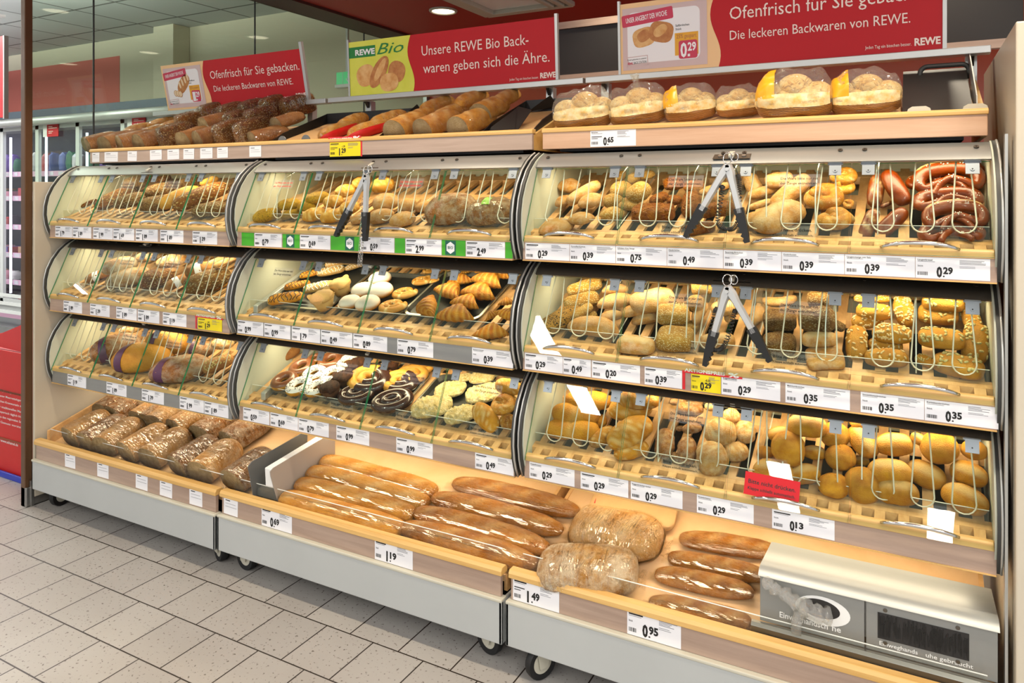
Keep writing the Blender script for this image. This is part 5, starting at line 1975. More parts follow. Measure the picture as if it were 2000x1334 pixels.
# middle unit, bottom bin
zone('M1p', 440, 620, .26, [
    ('chocolate_donut', 355, 475, 535, 475), ('chocolate_donut', 488, 375, 662, 375), ('chocolate_donut', 620, 310, 720, 310), ('chocolate_donut', 705, 325, 885, 325), ('white_donut', 465, 515, 645, 515), ('white_donut', 588, 420, 753, 420), ('white_donut', 606, 530, 775, 530),
    ('white_donut', 717, 430, 893, 430), ('white_donut', 842, 335, 995, 335), ('chocolate_muffin', 712, 545, 865, 540), ('chocolate_muffin', 815, 465, 965, 460), ('chocolate_muffin', 925, 360, 1060, 355), ('chocolate_muffin', 1200, 360, 1310, 355),
    ('dipped_ring', 960, 420, 1205, 520, .0), ('dipped_ring', 1200, 450, 1425, 520, .0), ('dark_ring', 850, 585, 1125, 565), ('dark_ring', 1095, 650, 1415, 600), ('plain_ring', 1285, 420, 1515, 440), ('plain_ring', 1120, 400, 1260, 400), ('plain_ring', 1390, 370, 1560, 380)])
zone('M1p', 760, 680, .135, [('streusel_cake', 320, 890, 915, 810), ('streusel_cake', 660, 620, 1110, 580), ('streusel_cake', 1100, 700, 1640, 610, .01), ('streusel_cake', 795, 1020, 1280, 900), ('streusel_cake', 1160, 440, 1540, 400), ('streusel_cake', 960, 440, 1200, 420)])
zone('M1', 760, 680, .135, [('knot_roll', 1470, 930, 1870, 740, .04), ('pillow_roll', 1240, 820, 1560, 1180, .03), ('knot_roll', 1595, 1110, 1850, 1010, .02), ('pillow_roll', 1535, 520, 1920, 600, .08)])
zone('M1', 440, 620, .26, [('gold_loaf', 165, 430, 265, 380), ('caramel_loaf', 240, 390, 560, 230, .0)])
# right unit, top bin
zone('R3', 900, 280, .26, [
    ('triangle_roll', 725, 330, 900, 310, .04), ('pale_baton', 800, 450, 1045, 300, .04), ('triangle_roll', 710, 470, 830, 400, .02), ('triangle_roll', 880, 470, 1070, 400, .03), ('triangle_roll', 585, 670, 860, 600, .0), ('triangle_roll', 800, 580, 1010, 560, .02),
    ('small_seed_roll', 1120, 365, 1290, 335, .04), ('small_seed_roll', 1250, 420, 1420, 320, .04), ('small_seed_roll', 1070, 445, 1220, 425, .02), ('seed_corner', 1180, 475, 1335, 460, .02), ('seed_corner', 1040, 545, 1250, 520, .0), ('seed_corner', 1160, 270, 1245, 220, .06), ('small_seed_roll', 1250, 270, 1350, 255, .06), ('small_seed_roll', 1345, 250, 1460, 230, .06),
    ('cheese_block', 1285, 545, 1605, 525, .0), ('cheese_roll', 1420, 450, 1560, 390, .03), ('cheese_roll', 1520, 310, 1680, 300, .05), ('cheese_roll', 1670, 330, 1840, 320, .05), ('cheese_roll', 1545, 440, 1660, 420, .03)])
zone('R3', 1300, 290, .17, [
    ('cheese_roll', 290, 800, 310, 500, .01), ('pale_baton', 385, 520, 740, 420, .04), ('cheese_roll', 480, 700, 790, 690, .03), ('cheese_block', 240, 960, 560, 890, .0), ('cheese_roll', 410, 770, 560, 740, .02), ('cheese_roll', 790, 370, 900, 300, .06),
    ('pale_baton', 945, 560, 1350, 430, .03), ('slit_ciabatta', 950, 300, 1060, 530, .04), ('slit_ciabatta', 1140, 390, 1470, 340, .06), ('pale_baton', 1215, 690, 1640, 320, .03), ('slit_ciabatta', 1060, 930, 1530, 680, .0), ('floury_roll', 880, 870, 1200, 800, .0), ('pale_baton', 960, 690, 1230, 600, .02)])
zone('R3', 1480, 280, .26, [
    ('knot_roll', 335, 430, 665, 400, .02), ('knot_roll', 420, 600, 740, 585, .0), ('knot_roll', 530, 260, 770, 260, .06), ('knot_roll', 540, 350, 745, 330, .04), ('knot_roll', 630, 470, 730, 450, .02),
    ('lye_stick', 905, 235, 870, 480, .04), ('plain_lye_stick', 960, 210, 1110, 460, .05), ('lye_stick', 880, 500, 790, 720, .0), ('plain_lye_stick', 900, 700, 1110, 500, .0), ('lye_stick', 920, 480, 1010, 440, .02),
    ('pretzel', 1140, 330, 1440, 270, .06), ('pretzel', 1190, 340, 1690, 300, .06), ('pretzel', 1190, 480, 1680, 440, .04), ('pretzel', 1260, 610, 1720, 580, .02), ('pretzel', 1240, 720, 1700, 690, .0), ('lye_stick', 1400, 190, 1560, 110, .09), ('plain_lye_stick', 1560, 110, 1700, 220, .08)])
# right unit, middle bin
zone('R2', 900, 500, .26, [
    ('poppy_stick', 605, 570, 900, 410, .0), ('sesame_stick', 840, 470, 985, 370, .03), ('sesame_stick', 800, 280, 1060, 200, .05), ('sesame_stick', 775, 370, 1040, 310, .03), ('sesame_stick', 910, 490, 1020, 430, .01),
    ('boat_roll', 1025, 375, 1320, 335, .03), ('boat_roll', 800, 530, 1180, 580, .0), ('boat_roll', 1030, 490, 1220, 440, .02), ('boat_roll', 1060, 270, 1260, 250, .06), ('slit_ciabatta', 1270, 370, 1610, 310, .04), ('boat_roll', 1205, 440, 1430, 410, .03), ('boat_roll', 1280, 500, 1490, 470, .01), ('slit_ciabatta', 1170, 660, 1460, 690, .0),
    ('sesame_square', 1475, 450, 1720, 440, .03), ('sesame_square', 1475, 625, 1750, 640, .0), ('poppy_ball', 1690, 370, 1840, 350, .05), ('sesame_square', 1730, 240, 1900, 230, .08), ('sesame_square', 1660, 530, 1790, 540, .0)])
zone('R2', 1300, 520, .17, [
    ('slit_ciabatta', 520, 500, 880, 480, .05), ('slit_ciabatta', 390, 880, 800, 860, .0), ('boat_roll', 340, 680, 470, 420, .03), ('boat_roll', 700, 640, 860, 420, .04), ('ring_roll', 950, 700, 1080, 430, .02), ('ring_roll', 1110, 400, 1510, 370, .05),
    ('grain_square', 1120, 640, 1500, 620, .03), ('grain_square', 1110, 900, 1500, 920, .0), ('oat_roll', 1520, 620, 1960, 610, .05), ('slit_ciabatta', 1560, 850, 1970, 840, .02), ('flat_square_roll', 1610, 1070, 2050, 1060, .0), ('oat_roll', 1900, 660, 2060, 720, .03), ('oat_roll', 1620, 380, 1930, 380, .08)])
zone('R2', 1480, 500, .26, [
    ('sunflower_roll', 855, 575, 1170, 605, .03), ('sunflower_roll', 705, 510, 945, 450, .04), ('sunflower_roll', 1070, 300, 1130, 530, .05), ('tipped_sunflower_roll', 745, 530, 740, 800, .0), ('tipped_sunflower_roll', 825, 670, 1090, 680, .0), ('tipped_sunflower_roll', 800, 770, 1130, 780, .0), ('tipped_sunflower_roll', 735, 420, 1010, 430, .06), ('sunflower_roll', 720, 320, 840, 320, .08), ('sunflower_roll', 870, 330, 1000, 320, .08),
    ('pumpkin_roll', 1200, 610, 1560, 650, .03), ('pumpkin_roll', 1200, 430, 1510, 450, .05), ('pumpkin_roll', 1570, 380, 1640, 570, .05), ('pumpkin_roll', 1650, 520, 1620, 800, .02), ('pumpkin_roll', 1310, 790, 1700, 880, .0), ('pumpkin_roll', 1230, 340, 1550, 370, .08), ('pumpkin_roll', 1190, 760, 1340, 830, .0), ('pumpkin_roll', 1540, 340, 1650, 350, .09)])
# right unit, bottom bin
zone('R1', 900, 500, .26, [
    ('double_roll', 685, 1170, 1035, 1220, .03), ('double_roll', 780, 1080, 1130, 1100, .05), ('double_roll', 640, 1300, 1035, 1320, .0), ('smooth_roll', 990, 1240, 1100, 1240, .01), ('pillow_roll', 1110, 1170, 1440, 1120, .05), ('pillow_roll', 1110, 1420, 1430, 1240, .03), ('pillow_roll', 970, 1420, 1160, 1300, .0), ('pillow_roll', 1150, 1500, 1410, 1430, .0), ('pillow_roll', 1160, 1060, 1500, 1080, .08)])
zone('R1', 1240, 740, .17, [
    ('rye_roll', 360, 570, 325, 930, .0), ('rye_roll', 610, 660, 585, 1010, .0), ('rye_roll', 545, 590, 770, 560, .04), ('rye_roll', 465, 350, 790, 360, .06), ('rye_roll', 470, 580, 570, 560, .02), ('rye_roll', 400, 270, 560, 260, .08), ('rye_roll', 420, 860, 560, 960, .0),
    ('rose_roll', 795, 620, 1175, 620, .03), ('rose_roll', 860, 720, 910, 1120, .0), ('rose_roll', 995, 860, 1310, 830, .0), ('rose_roll', 1250, 480, 1280, 740, .03), ('rose_roll', 1005, 430, 1210, 430, .06), ('rose_roll', 800, 320, 930, 320, .08)])
zone('R1', 1480, 760, .26, [
    ('smooth_roll', -10, 480, 118, 480, .0), ('smooth_roll', 225, 320, 230, 575, .05), ('slit_roll', -40, 610, 280, 660, .0), ('slit_roll', 230, 660, 470, 630, .0), ('slit_roll', 335, 470, 515, 490, .03), ('smooth_roll', 505, 515, 738, 515, .03), ('smooth_roll', 450, 730, 692, 730, .0), ('smooth_roll', 730, 590, 840, 860, .0),
    ('slit_roll', 820, 620, 1165, 645, .02), ('slit_roll', 875, 760, 1215, 800, .0), ('slit_roll', 875, 425, 1175, 415, .05), ('slit_roll', 1110, 580, 1410, 710, .01), ('smooth_roll', 1215, 440, 1510, 440, .06), ('slit_roll', 1440, 590, 1730, 690, .03), ('slit_roll', 1380, 750, 1730, 910, .0), ('slit_roll', 710, 280, 870, 510, .05), ('smooth_roll', 465, 345, 690, 345, .06),
    ('smooth_roll', 1520, 450, 1730, 480, .06), ('slit_roll', 215, 270, 525, 300, .08), ('slit_roll', 75, 350, 260, 330, .05), ('slit_roll', 715, 540, 840, 540, .01), ('slit_roll', 690, 250, 860, 260, .09), ('slit_roll', 1150, 340, 1280, 420, .08)])
# base shelves
zone('L0', 0, 660, .26, [
    ('dark_half', 725, 575, 1060, 465), ('dark_half', 810, 620, 1140, 520), ('half_loaf', 990, 665, 1330, 555), ('half_loaf', 1115, 695, 1470, 590), ('half_loaf', 1265, 760, 1690, 620), ('dark_half', 1445, 830, 1840, 710), ('dark_half', 1655, 890, 2010, 790), ('dark_half', 1050, 490, 1200, 450),
    ('half_loaf', 485, 700, 790, 625), ('dark_half', 605, 740, 940, 660), ('half_loaf', 735, 790, 1100, 700), ('half_loaf', 900, 850, 1260, 755), ('half_loaf', 1070, 900, 1445, 800), ('dark_half', 1270, 965, 1625, 880), ('half_loaf', 1445, 1035, 1820, 950), ('dark_half', 1680, 1080, 2010, 980)])
zone('M0', 400, 850, .26, [('long_baguette', 865, 195, 1710, 430), ('long_baguette', 765, 275, 1645, 520), ('long_baguette', 675, 365, 1545, 600), ('long_baguette', 565, 465, 1465, 715)])
zone('M0', 500, 934, .3, [('dark_baguette', 1265, 25, 2085, 220), ('dark_baguette', 1130, 120, 1975, 340), ('dark_baguette', 1010, 215, 1885, 460), ('dark_baguette', 925, 310, 1810, 560)])
zone('R0', 1040, 950, .23, [('bagged_crusty', 335, 330, 1090, 480), ('bagged_sliced', 50, 690, 890, 740), ('short_baguette', 1235, 440, 2080, 560), ('short_baguette', 1140, 600, 1980, 770), ('short_baguette', 1025, 740, 1870, 910), ('short_baguette', 975, 980, 1850, 1160)])
# top trays
def tray_row(z, row, lst):
    for k, px, py in lst:
        BREADS.append((k, z, px, py, px, py, row, 0))


tray_row('Lt', 0, [('brown_half', 203, 285), ('brown_half', 234, 278), ('brown_half', 269, 275), ('brown_half', 303, 272), ('seed_block', 345, 262), ('brown_half', 388, 265), ('brown_half', 420, 264), ('seed_block', 455, 255), ('seed_block', 494, 252), ('red_loaf', 528, 252)])
tray_row('Lt', 1, [('white_loaf', 270, 254), ('white_loaf', 305, 256), ('white_loaf', 340, 246), ('seed_block', 378, 238), ('brown_half', 428, 240), ('seed_block', 470, 235), ('seed_block', 512, 230), ('red_loaf', 566, 236)])
tray_row('Lt', 2, [('white_loaf', 318, 242), ('seed_block', 418, 221), ('seed_block', 460, 220), ('seed_block', 500, 214), ('seed_block', 540, 207), ('seed_block', 582, 208)])
tray_row('Mt', 0, [('red_bag_loaf', 660, 258), ('red_bag_loaf', 722, 250), ('pale_half', 800, 252), ('pale_half', 862, 244), ('pale_half', 928, 238)])
tray_row('Mt', 1, [('white_loaf', 690, 240), ('white_loaf', 760, 235), ('white_loaf', 826, 228), ('white_loaf', 884, 222), ('pale_half', 962, 216)])
tray_row('Mt', 2, [('white_loaf', 855, 208), ('white_loaf', 922, 196), ('white_loaf', 990, 194)])
zone('Rt', 1080, 120, .17, [('bag_of_rolls', 10, 640, 690, 560, 0, 0), ('bag_of_rolls', 630, 600, 1310, 500, 0, 1), ('bag_of_rolls', 1270, 560, 1880, 480, 0, 2)])
zone('Rt', 1400, 120, .17, [('bag_of_rolls', -20, 530, 520, 470, 0, 3), ('bag_of_rolls', 450, 480, 1340, 420, 0, 4), ('bag_of_rolls', 1290, 450, 2120, 390, 0, 5)])

L0_FIRST = [k for k, e in enumerate(BREADS) if e[1] == 'L0'][0]
rb = random.Random(11)
GROW = {}
YAWS = [.05, -.08, .12, .0, .16, -.04, .09]
PLACED = {}
made = {}
for idx, (k, z, x1, y1, x2, y2, up, var) in enumerate(BREADS):
    K = KINDS[k]
    v = var if k == 'bag_of_rolls' else made.get(k, 0)
    made[k] = made.get(k, 0) + 1
    me, lo, ch = get_kind(k, v)
    pl, phrase = ZONES[z]
    L = .15
    steep = abs(y2 - y1) > .55 * abs(x2 - x1)
    if me is not None:
        hi = max(v.co.z for v in me.vertices)
    else:
        hi = .4
    for _ in range(40):
        p0, n = pl(up + lo * L)
        if z == 'L0':
            # half loaves lie with their cut face to the front, their length running up the shelf
            L = .19
            yf = .534 if idx - L0_FIRST >= 8 else .715
            a = at_y(x1, y1, yf)
            a.z = SHELF0[1] + SHELFS * (yf - SHELF0[0])
            yw = YAWS[idx % len(YAWS)]
            ax = (Vector((yw, 1, 0)) - n * Vector((yw, 1, 0)).dot(n)).normalized()
            a.x += .34 * L
            c = a + ax * (L / 2) + n * (lo * L + .003)
            e1, e2 = c - ax * L / 2, c + ax * L / 2
            break
        if z in ('Lt', 'Mt'):
            # wrapped loaves lie lengthwise on the steep tray, in rows stacked up behind each other
            row = int(up)
            yc = (.80, .90, .985)[row]
            c = at_y((x1 + x2) / 2, (y1 + y2) / 2, yc)
            L = {'Lt': .165, 'Mt': .19}[z] * (.94 if row else 1)
            ft = TRAY0[1] + TRAYS * (yc - TRAY0[0]) + (.002 + lo * L) / n.z
            if row == 0 or c.z < ft:
                c.z = ft
            yw = YAWS[idx % len(YAWS)] * 1.6 + .1
            ax = (Vector((yw, 1, 0)) - n * Vector((yw, 1, 0)).dot(n)).normalized()
            e1, e2 = c - ax * L / 2, c + ax * L / 2
            break
        else:
            c = on_plane((x1 + x2) / 2, (y1 + y2) / 2, p0, n)
            if z[1] in '123' and 'p' not in z and (up > 0 or steep):
                n = (n + (CAM - c).normalized() * (1.0 if steep else .5)).normalized()
            e1, e2 = on_plane(x1, y1, c, n), on_plane(x2, y2, c, n)
        L = min(.75, (e2 - e1).length * GROW.get(z, 1))
        if _ >= 3:
            if c.y < (.97 if z[1] == 't' else .96):
                break
            up += .008
    X = (e2 - e1).normalized()
    Y = n.cross(X).normalized()
    Mx = Matrix((X, Y, X.cross(Y))).transposed()
    if up > 0 and z not in ('Lt', 'Mt') and K['cat'] not in ('bag of rolls', 'croissant', 'donut', 'pastry'):
        Mx = Mx @ Matrix.Rotation(R(rb.uniform(-22, 22)), 3, 'X')
    o = bpy.data.objects.new(k, me)
    COL.objects.link(o)
    o.location = c
    o.rotation_euler = Mx.to_euler()
    o.scale = (L, L, L)
    for cn, cme in ch:
        q = bpy.data.objects.new(cn, cme)
        COL.objects.link(q)
        q.parent = o
    PLACED.setdefault((z.rstrip('p'), K['label'], K['cat'], phrase), []).append(((x1 + x2) / 2, (y1 + y2) / 2, o))

ORD2 = ORD + ['eleventh', 'twelfth', 'thirteenth', 'fourteenth', 'fifteenth', 'sixteenth', 'seventeenth', 'eighteenth', 'nineteenth', 'twentieth']
for (z, lab, cat, phrase), lst in PLACED.items():
    def names(l):
        l = sorted(l)
        m = len(l)
        if m == 1:
            return [('', l[0][2])]
        if m == 2:
            return [('the left one', l[0][2]), ('the right one', l[1][2])]
        return [('leftmost' if i == 0 else 'rightmost' if i == m - 1 else ORD2[i] + ' from left', e[2]) for i, e in enumerate(l)]
    if len(lst) <= 5:
        out = [(t, '', o) for t, o in names(lst)]
    else:
        l = sorted(lst, key=lambda e: e[1])
        nr = 2 if len(l) <= 10 else 3
        cut = [round(len(l) * i / nr) for i in range(nr + 1)]
        rn = ['back row', 'front row'] if nr == 2 else ['back row', 'middle row', 'front row']
        out = []
        for i in range(nr):
            out += [(t, rn[i], o) for t, o in names(l[cut[i]:cut[i + 1]])]
    for t, r_, o in out:
        s = lab + (', ' + ' '.join(x for x in (t, r_) if x) if (t or r_) else '') + ", " + phrase
        tag(o, s, cat, '%s in the %s' % (lab, phrase))
# ------------------------------------------------------------------ tongs, glove box, divider, cartons and everything else
XN = Vector((1, 0, 0))
mat('tong_steel', '#c9cac8', .35, .55)


def tongs(y, top, ends, label, chain=False, cord=None):
    """serving tongs hung by a ring from a screwed plate; top and both tips given as photo points in the plane y"""
    P = at_y(*top, y)
    o = thing('serving_tongs', label, 'tongs', P, 'serving tongs hanging on the bins')
    q = MB()
    tips = [at_y(*e, y) for e in ends]
    for s, t in zip((-1, 1), tips):
        d = (t - P)
        a = P + Vector((0, -.004, 0))
        e = P + d * .60
        side = d.cross(Vector((0, 1, 0))).normalized() * .011
        k0 = P + d * .16 + side * 0
        vs, fs = [], []
        for f, w in ((0, .010), (.10, .014), (.2, .011), (.62, .010)):
            c = a + d * f
            pw = side.normalized() * w
            vs += [c - pw + Vector((0, .004, 0)), c - pw * .6 + Vector((0, -.006, 0)), c + pw * .6 + Vector((0, -.006, 0)), c + pw + Vector((0, .004, 0))]
        for k in range(3):
            for j in range(4):
                fs.append((k * 4 + j, k * 4 + (j + 1) % 4, k * 4 + 4 + (j + 1) % 4, k * 4 + 4 + j))
        q.add(vs, fs + [(0, 3, 2, 1), (12, 13, 14, 15)])
    q.cyl(P + Vector((0, -.014, -.012)), P + Vector((0, -.008, -.012)), .005, 10)
    q.build('steel_arms', 'tong_steel', o, smooth=35)
    for s, t in zip((-1, 1), tips):
        d = (t - P).normalized()
        n = Vector((0, -1, 0))
        side = n.cross(d).normalized()
        if (side.x > 0) == (s > 0):
            side = -side
        L = (t - P).length
        b0 = P + (t - P) * .56
        out, inn = [], []
        k = 14
        for j in range(k + 1):
            f = j / k
            w = .013 * (1 - .55 * f * f)
            c = b0 + d * (L * .44 * f)
            out.append(c - side * w)
            inn.append(c + side * (w + (.0035 * math.cos(f * k * PI * .9) if 2 < j < k else 0)))
        m = MB()
        front = [v + Vector((0, -.010, 0)) for v in out + inn[::-1]]
        back = [v + Vector((0, .006, 0)) for v in out + inn[::-1]]
        nn = len(front)
        m.add(front + back, [tuple(range(nn)), tuple(range(2 * nn - 1, nn - 1, -1))] + [(j, j + nn, (j + 1) % nn + nn, (j + 1) % nn) for j in range(nn)])
        m.build('black_jaw', 'black_plastic', o)
    r = MB()
    rc = P + Vector((0, -.004, .018))
    r.tube([rc + Vector((.012 * math.cos(a), .004 * math.sin(a), .015 * math.sin(a))) for a in [2 * PI * j / 16 for j in range(16)]], .0014, 6, closed=True)
    r.tube([rc + Vector((.018 + .010 * math.cos(a), -.002, .002 + .012 * math.sin(a))) for a in [2 * PI * j / 16 for j in range(16)]], .0013, 6, closed=True)
    r.build('hanging_ring', 'chrome', o, smooth=True)
    if cord:
        pts = []
        ctrl = [at_y(x, y_, y + .002) for x, y_ in cord]
        n = 0
        N_ = 46
        for k in range(len(ctrl) - 1):
            p0, p1, p2, p3 = ctrl[max(0, k - 1)], ctrl[k], ctrl[k + 1], ctrl[min(len(ctrl) - 1, k + 2)]
            coil = 0 < k < len(ctrl) - 2
            m_ = 90 if coil else 10
            for j in range(m_):
                t = j / m_
                c = .5 * ((2 * p1) + (p2 - p0) * t + (2 * p0 - 5 * p1 + 4 * p2 - p3) * t * t + (3 * p1 - p0 - 3 * p2 + p3) * t ** 3)
                if coil:
                    tg = (p2 - p1).normalized()
                    u = Vector((0, 1, 0))
                    w = tg.cross(u)
                    a = n * 2 * PI / 9
                    c = c + (u * math.cos(a) + w * math.sin(a)) * .0062
                    n += 1
                pts.append(c)
        pts.append(ctrl[-1])
        MB().tube(pts, .0013, 5).build('spiral_cord', 'black_plastic', o, smooth=True)
    if chain:
        a, b_ = at_y(709, 385, y + .004), at_y(700, 520, y + .004)
        m = MB()
        n = 26
        for off in (0, .012):
            for k in range(n):
                c = a.lerp(b_, (k + .5) / n) + Vector((off, 0, 0))
                L = (b_ - a).length / n * .72
                pts = []
                for j in range(10):
                    t = 2 * PI * j / 10
                    w = .0042 * math.cos(t)
                    pts.append(c + Vector((w if k % 2 else 0, 0 if k % 2 else w, L * math.sin(t))))
                m.tube(pts, .0008, 4, closed=True)
        m.tube([P, a], .0008, 4)
        m.build('chain', 'chrome', o, smooth=True)
    return o


def plate_hook(px, py, y, label, w=.105):
    c = at_y(px, py, y)
    o = thing('tongs_hook', label, 'hook', c, 'hook plates for the tongs')
    nrm = Vector((0, -.5, .87)).normalized()
    M = frame(c + nrm * .004, (1, 0, 0), nrm.cross(Vector((1, 0, 0))))
    m = MB()
    m.box((-w / 2, -.016, -.0015), (w / 2, .012, .0), 0, M)
    for s in (-1, 1):
        m.cyl(M @ Vector((s * w * .32, 0, 0)), M @ Vector((s * w * .32, 0, .0025)), .0065, 12, 1)
    m.build('screwed_plate', ['screw_grey', 'steel'], o)
    m = MB()
    m.box((-.008, -.014, .0), (.008, .012, .010), 0, M)
    m.build('hook', 'caster_white', o, bevel=.002)


tongs(.505, (1422, 322), [(1339, 463), (1460, 474)], 'steel tongs with black jaws over the cheese rolls, right unit top bin', cord=[(1404, 333), (1408, 362), (1411, 372), (1402, 432), (1420, 448), (1440, 435), (1444, 372), (1441, 340), (1432, 322)])
tongs(.505, (1421, 560), [(1377, 714), (1505, 706)], 'steel tongs with black jaws over the seeded rolls, right unit middle bin', cord=[(1415, 560), (1402, 600), (1396, 612), (1386, 672), (1402, 684), (1418, 668), (1434, 612), (1437, 604), (1436, 562)])
tongs(.495, (717, 342), [(657, 461), (714, 471)], 'steel tongs with black jaws on a chain, middle unit top bin', chain=True)
plate_hook(1430, 307, .648, 'screwed hook plate on the canopy holding the upper right tongs')
plate_hook(1431, 547, .648, 'screwed hook plate on the canopy holding the lower right tongs')
plate_hook(1433, 790, .658, 'screwed hook plate without tongs, over the plain white rolls')
plate_hook(727, 326, .636, 'screwed hook plate on the canopy holding the chained tongs', .08)
plate_hook(728, 522, .636, 'screwed hook plate without tongs, over the sugar dusted buns', .08)
plate_hook(722, 692, .646, 'screwed hook plate without tongs, over the chocolate rings', .08)
plate_hook(293, 335, .62, 'screwed hook plate without tongs, over the dark seeded loaves', .08)
plate_hook(289, 478, .62, 'screwed hook plate without tongs, over the floury loaves', .08)
plate_hook(286, 633, .63, 'screwed hook plate without tongs, over the banded loaves', .08)

# glove dispenser on the right base
gx0, gx1, gy, gz0, gz1 = 3.0, 3.535, .528, .33, .462
mat('lid_steel', '#b3b6b1', .38, .35, vary=.05, vscale=(1, 40, 40))
mat('box_steel', '#8f908c', .42, .35, vary=.06, vscale=(1, 40, 40))
gb = thing('glove_dispenser', 'long brushed steel glove dispenser box at the right end of the base shelf', 'dispenser', ((gx0 + gx1) / 2, .63, .33))
prof = [(gy, gz1 - .012), (gy + .012, gz1), (gy + .03, gz1 + .004), (.735, gz1 - .012), (.735, gz1 - .018), (gy + .03, gz1 - .002), (gy + .016, gz1 - .006), (gy + .006, gz1 - .014)]
MB().prism(prof, gx0 - .004, gx1 + .004).build('lid', 'lid_steel', gb, smooth=40)
MB().box((gx0, gy + .02, gz0 + .02), (gx1, .73, gz1 - .022)).build('body', 'steel_sheet', gb)
xm = gx0 + .255
MF = frame((gx0, gy + .006, gz0), (1, 0, 0), (0, 0, 1))
q = MB()
q.box((0, 0, -.012), (xm - gx0 - .002, gz1 - gz0 - .014, 0), 0, MF)
ec, er = (.155, .066), (.062, .036)
def oval(cx, cy, rx, ry, z, n=32):
    return [(cx + rx * math.cos(2 * PI * k / n), cy + ry * math.sin(2 * PI * k / n), z) for k in range(n)]
q.build('glove_panel', 'box_steel', gb, bevel=.001)
q = MB()
q.add(oval(*ec, .066, .036, .0006), [tuple(range(32))], 0, MF)
q.add(oval(ec[0] - .006, ec[1] + .004, .048, .024, .0010), [tuple(range(32))], 1, MF)
q.build('oval_opening', ['white_plain', 'board_black'], gb)
q = MB()
q.text('Einweghandsch', MF @ Matrix.Translation((.050, .022, .0007)), .015, 0, .118, .015)
q.text('he', MF @ Matrix.Translation((.178, .022, .0007)), .015, 0, .021, .015)
q.build('lettering', 'white_plain', gb)
q = MB()
q.box((xm - gx0 + .002, 0, -.012), (gx1 - gx0, gz1 - gz0 - .014, 0), 0, MF)
for x, y in ((.30, .106), (.455, .106), (.30, .026), (.455, .026)):
    q.cyl(MF @ Vector((x, y, 0)), MF @ Vector((x, y, .002)), .005, 10, 1)
q.build('waste_panel', ['box_steel', 'screw_grey'], gb, bevel=.001)
q = MB()
q.quad(MF, .283, .034, .478, .098, 0, .0008)
rs = random.Random(2)
for k in range(190):
    x = .284 + .192 * rs.random()
    h = rs.uniform(.012, .045)
    y = rs.uniform(.036, .096 - h)
    q.box((x, y, .001), (x + .0008, y + h, .0016 + rs.random() * .0015), 1, MF)
q.build('brush_slot', ['board_black', 'black_plastic'], gb)
q = MB()
q.text('Einweghands', MF @ Matrix.Translation((.287, .018, .0007)), .010, 0, .084, .012)
q.text('uhe gebraucht', MF @ Matrix.Translation((.388, .018, .0007)), .010, 0, .098, .012)
q.build('lettering', 'white_plain', gb)
MB().prism([(.514, .30), (.514, .322), (.520, .330), (.530, .330), (.530, .30)], gx0 - .02, gx1 + .003).build('base_rail', 'steel', gb, smooth=30)
# crumpled clear glove pulled out of the opening
gl = thing('disposable_glove', 'crumpled clear plastic glove hanging out of the dispenser opening', 'glove', MF @ Vector((.14, .07, .01)))
g = MB()
for (x0_, y0_, x1_, y1_, r_) in ((.17, .064, .11, .074, .021), (.11, .074, .055, .100, .016), (.05, .098, .015, .118, .014), (.115, .070, .098, .045, .013), (.098, .05, .093, .005, .012)):
    pts = [MF @ Vector((x0_ + (x1_ - x0_) * t, y0_ + (y1_ - y0_) * t, .012 + .012 * math.sin(PI * t))) for t in [k / 6 for k in range(7)]]
    o0 = len(g.v)
    g.tube(pts, [r_ * (1.0 + .25 * math.sin(k * 2.1 + x0_ * 90)) for k in range(7)], 10)
    for k in range(o0, len(g.v)):
        v = Vector(g.v[k])
        g.v[k] = tuple(v + Vector((noise.noise(v * 90), .6 * noise.noise(v * 80 + Vector((3, 0, 0))), noise.noise(v * 90 + Vector((0, 7, 0))))) * .006)
clear_mat('glove_film', '#fbfbf8', .5, .15, .12, bump=1.0, bscale=(40, 40, 40), haze=.13)
g.build('glove_body', 'glove_film', gl, smooth=True)

# grey divider between sliced loaves and baguettes
dv = thing('shelf_divider', 'grey sheet metal divider with white foam bar, left of the baguettes', 'divider', (1.18, .8, .3))
def xplane(x, pts):
    return [(lambda v: (v.y, v.z))(on_plane(px, py, (x, 0, 0), XN)) for px, py in pts]
mat('divider_grey', '#a29b94', .4, .1)
shz = lambda y: SHELF0[1] + SHELFS * (y - SHELF0[0]) + .001
lp = xplane(1.13, [(497, 985), (487, 925), (484, 912), (492, 902), (600, 840)])
lp = [(lp[0][0], shz(lp[0][0]))] + lp[1:] + [(lp[-1][0], shz(lp[-1][0]))]
MB().prism(lp, 1.128, 1.131).build('left_sheet', 'plate_grey', dv)
rp = xplane(1.24, [(545, 985), (528, 930), (527, 921), (533, 914), (640, 850), (700, 860)])
rp = [(rp[0][0], shz(rp[0][0]))] + rp[1:-1] + [(rp[-2][0] + .04, rp[-2][1]), (rp[-2][0] + .04, shz(rp[-2][0] + .04))]
MB().prism(rp, 1.239, 1.242).build('right_sheet', 'divider_grey', dv)
(y0_, z0_), (y1_, z1_) = xplane(1.238, [(531, 917), (640, 850)])
MB().prism([(y0_, z0_), (y1_, z1_), (y1_, z1_ - .03), (y0_ + .02, z0_ - .07), (y0_ + .004, z0_ - .07)], 1.200, 1.238).build('foam_bar', 'white_plain', dv, bevel=.003)
MB().prism([(lp[0][0] + .012, shz(lp[0][0]) + .03), (lp[0][0] + .012, shz(lp[0][0]) + .055), (y1_, z1_ - .10), (y1_, z1_ - .12)], 1.131, 1.239).build('floor_sheet', 'plate_grey', dv)

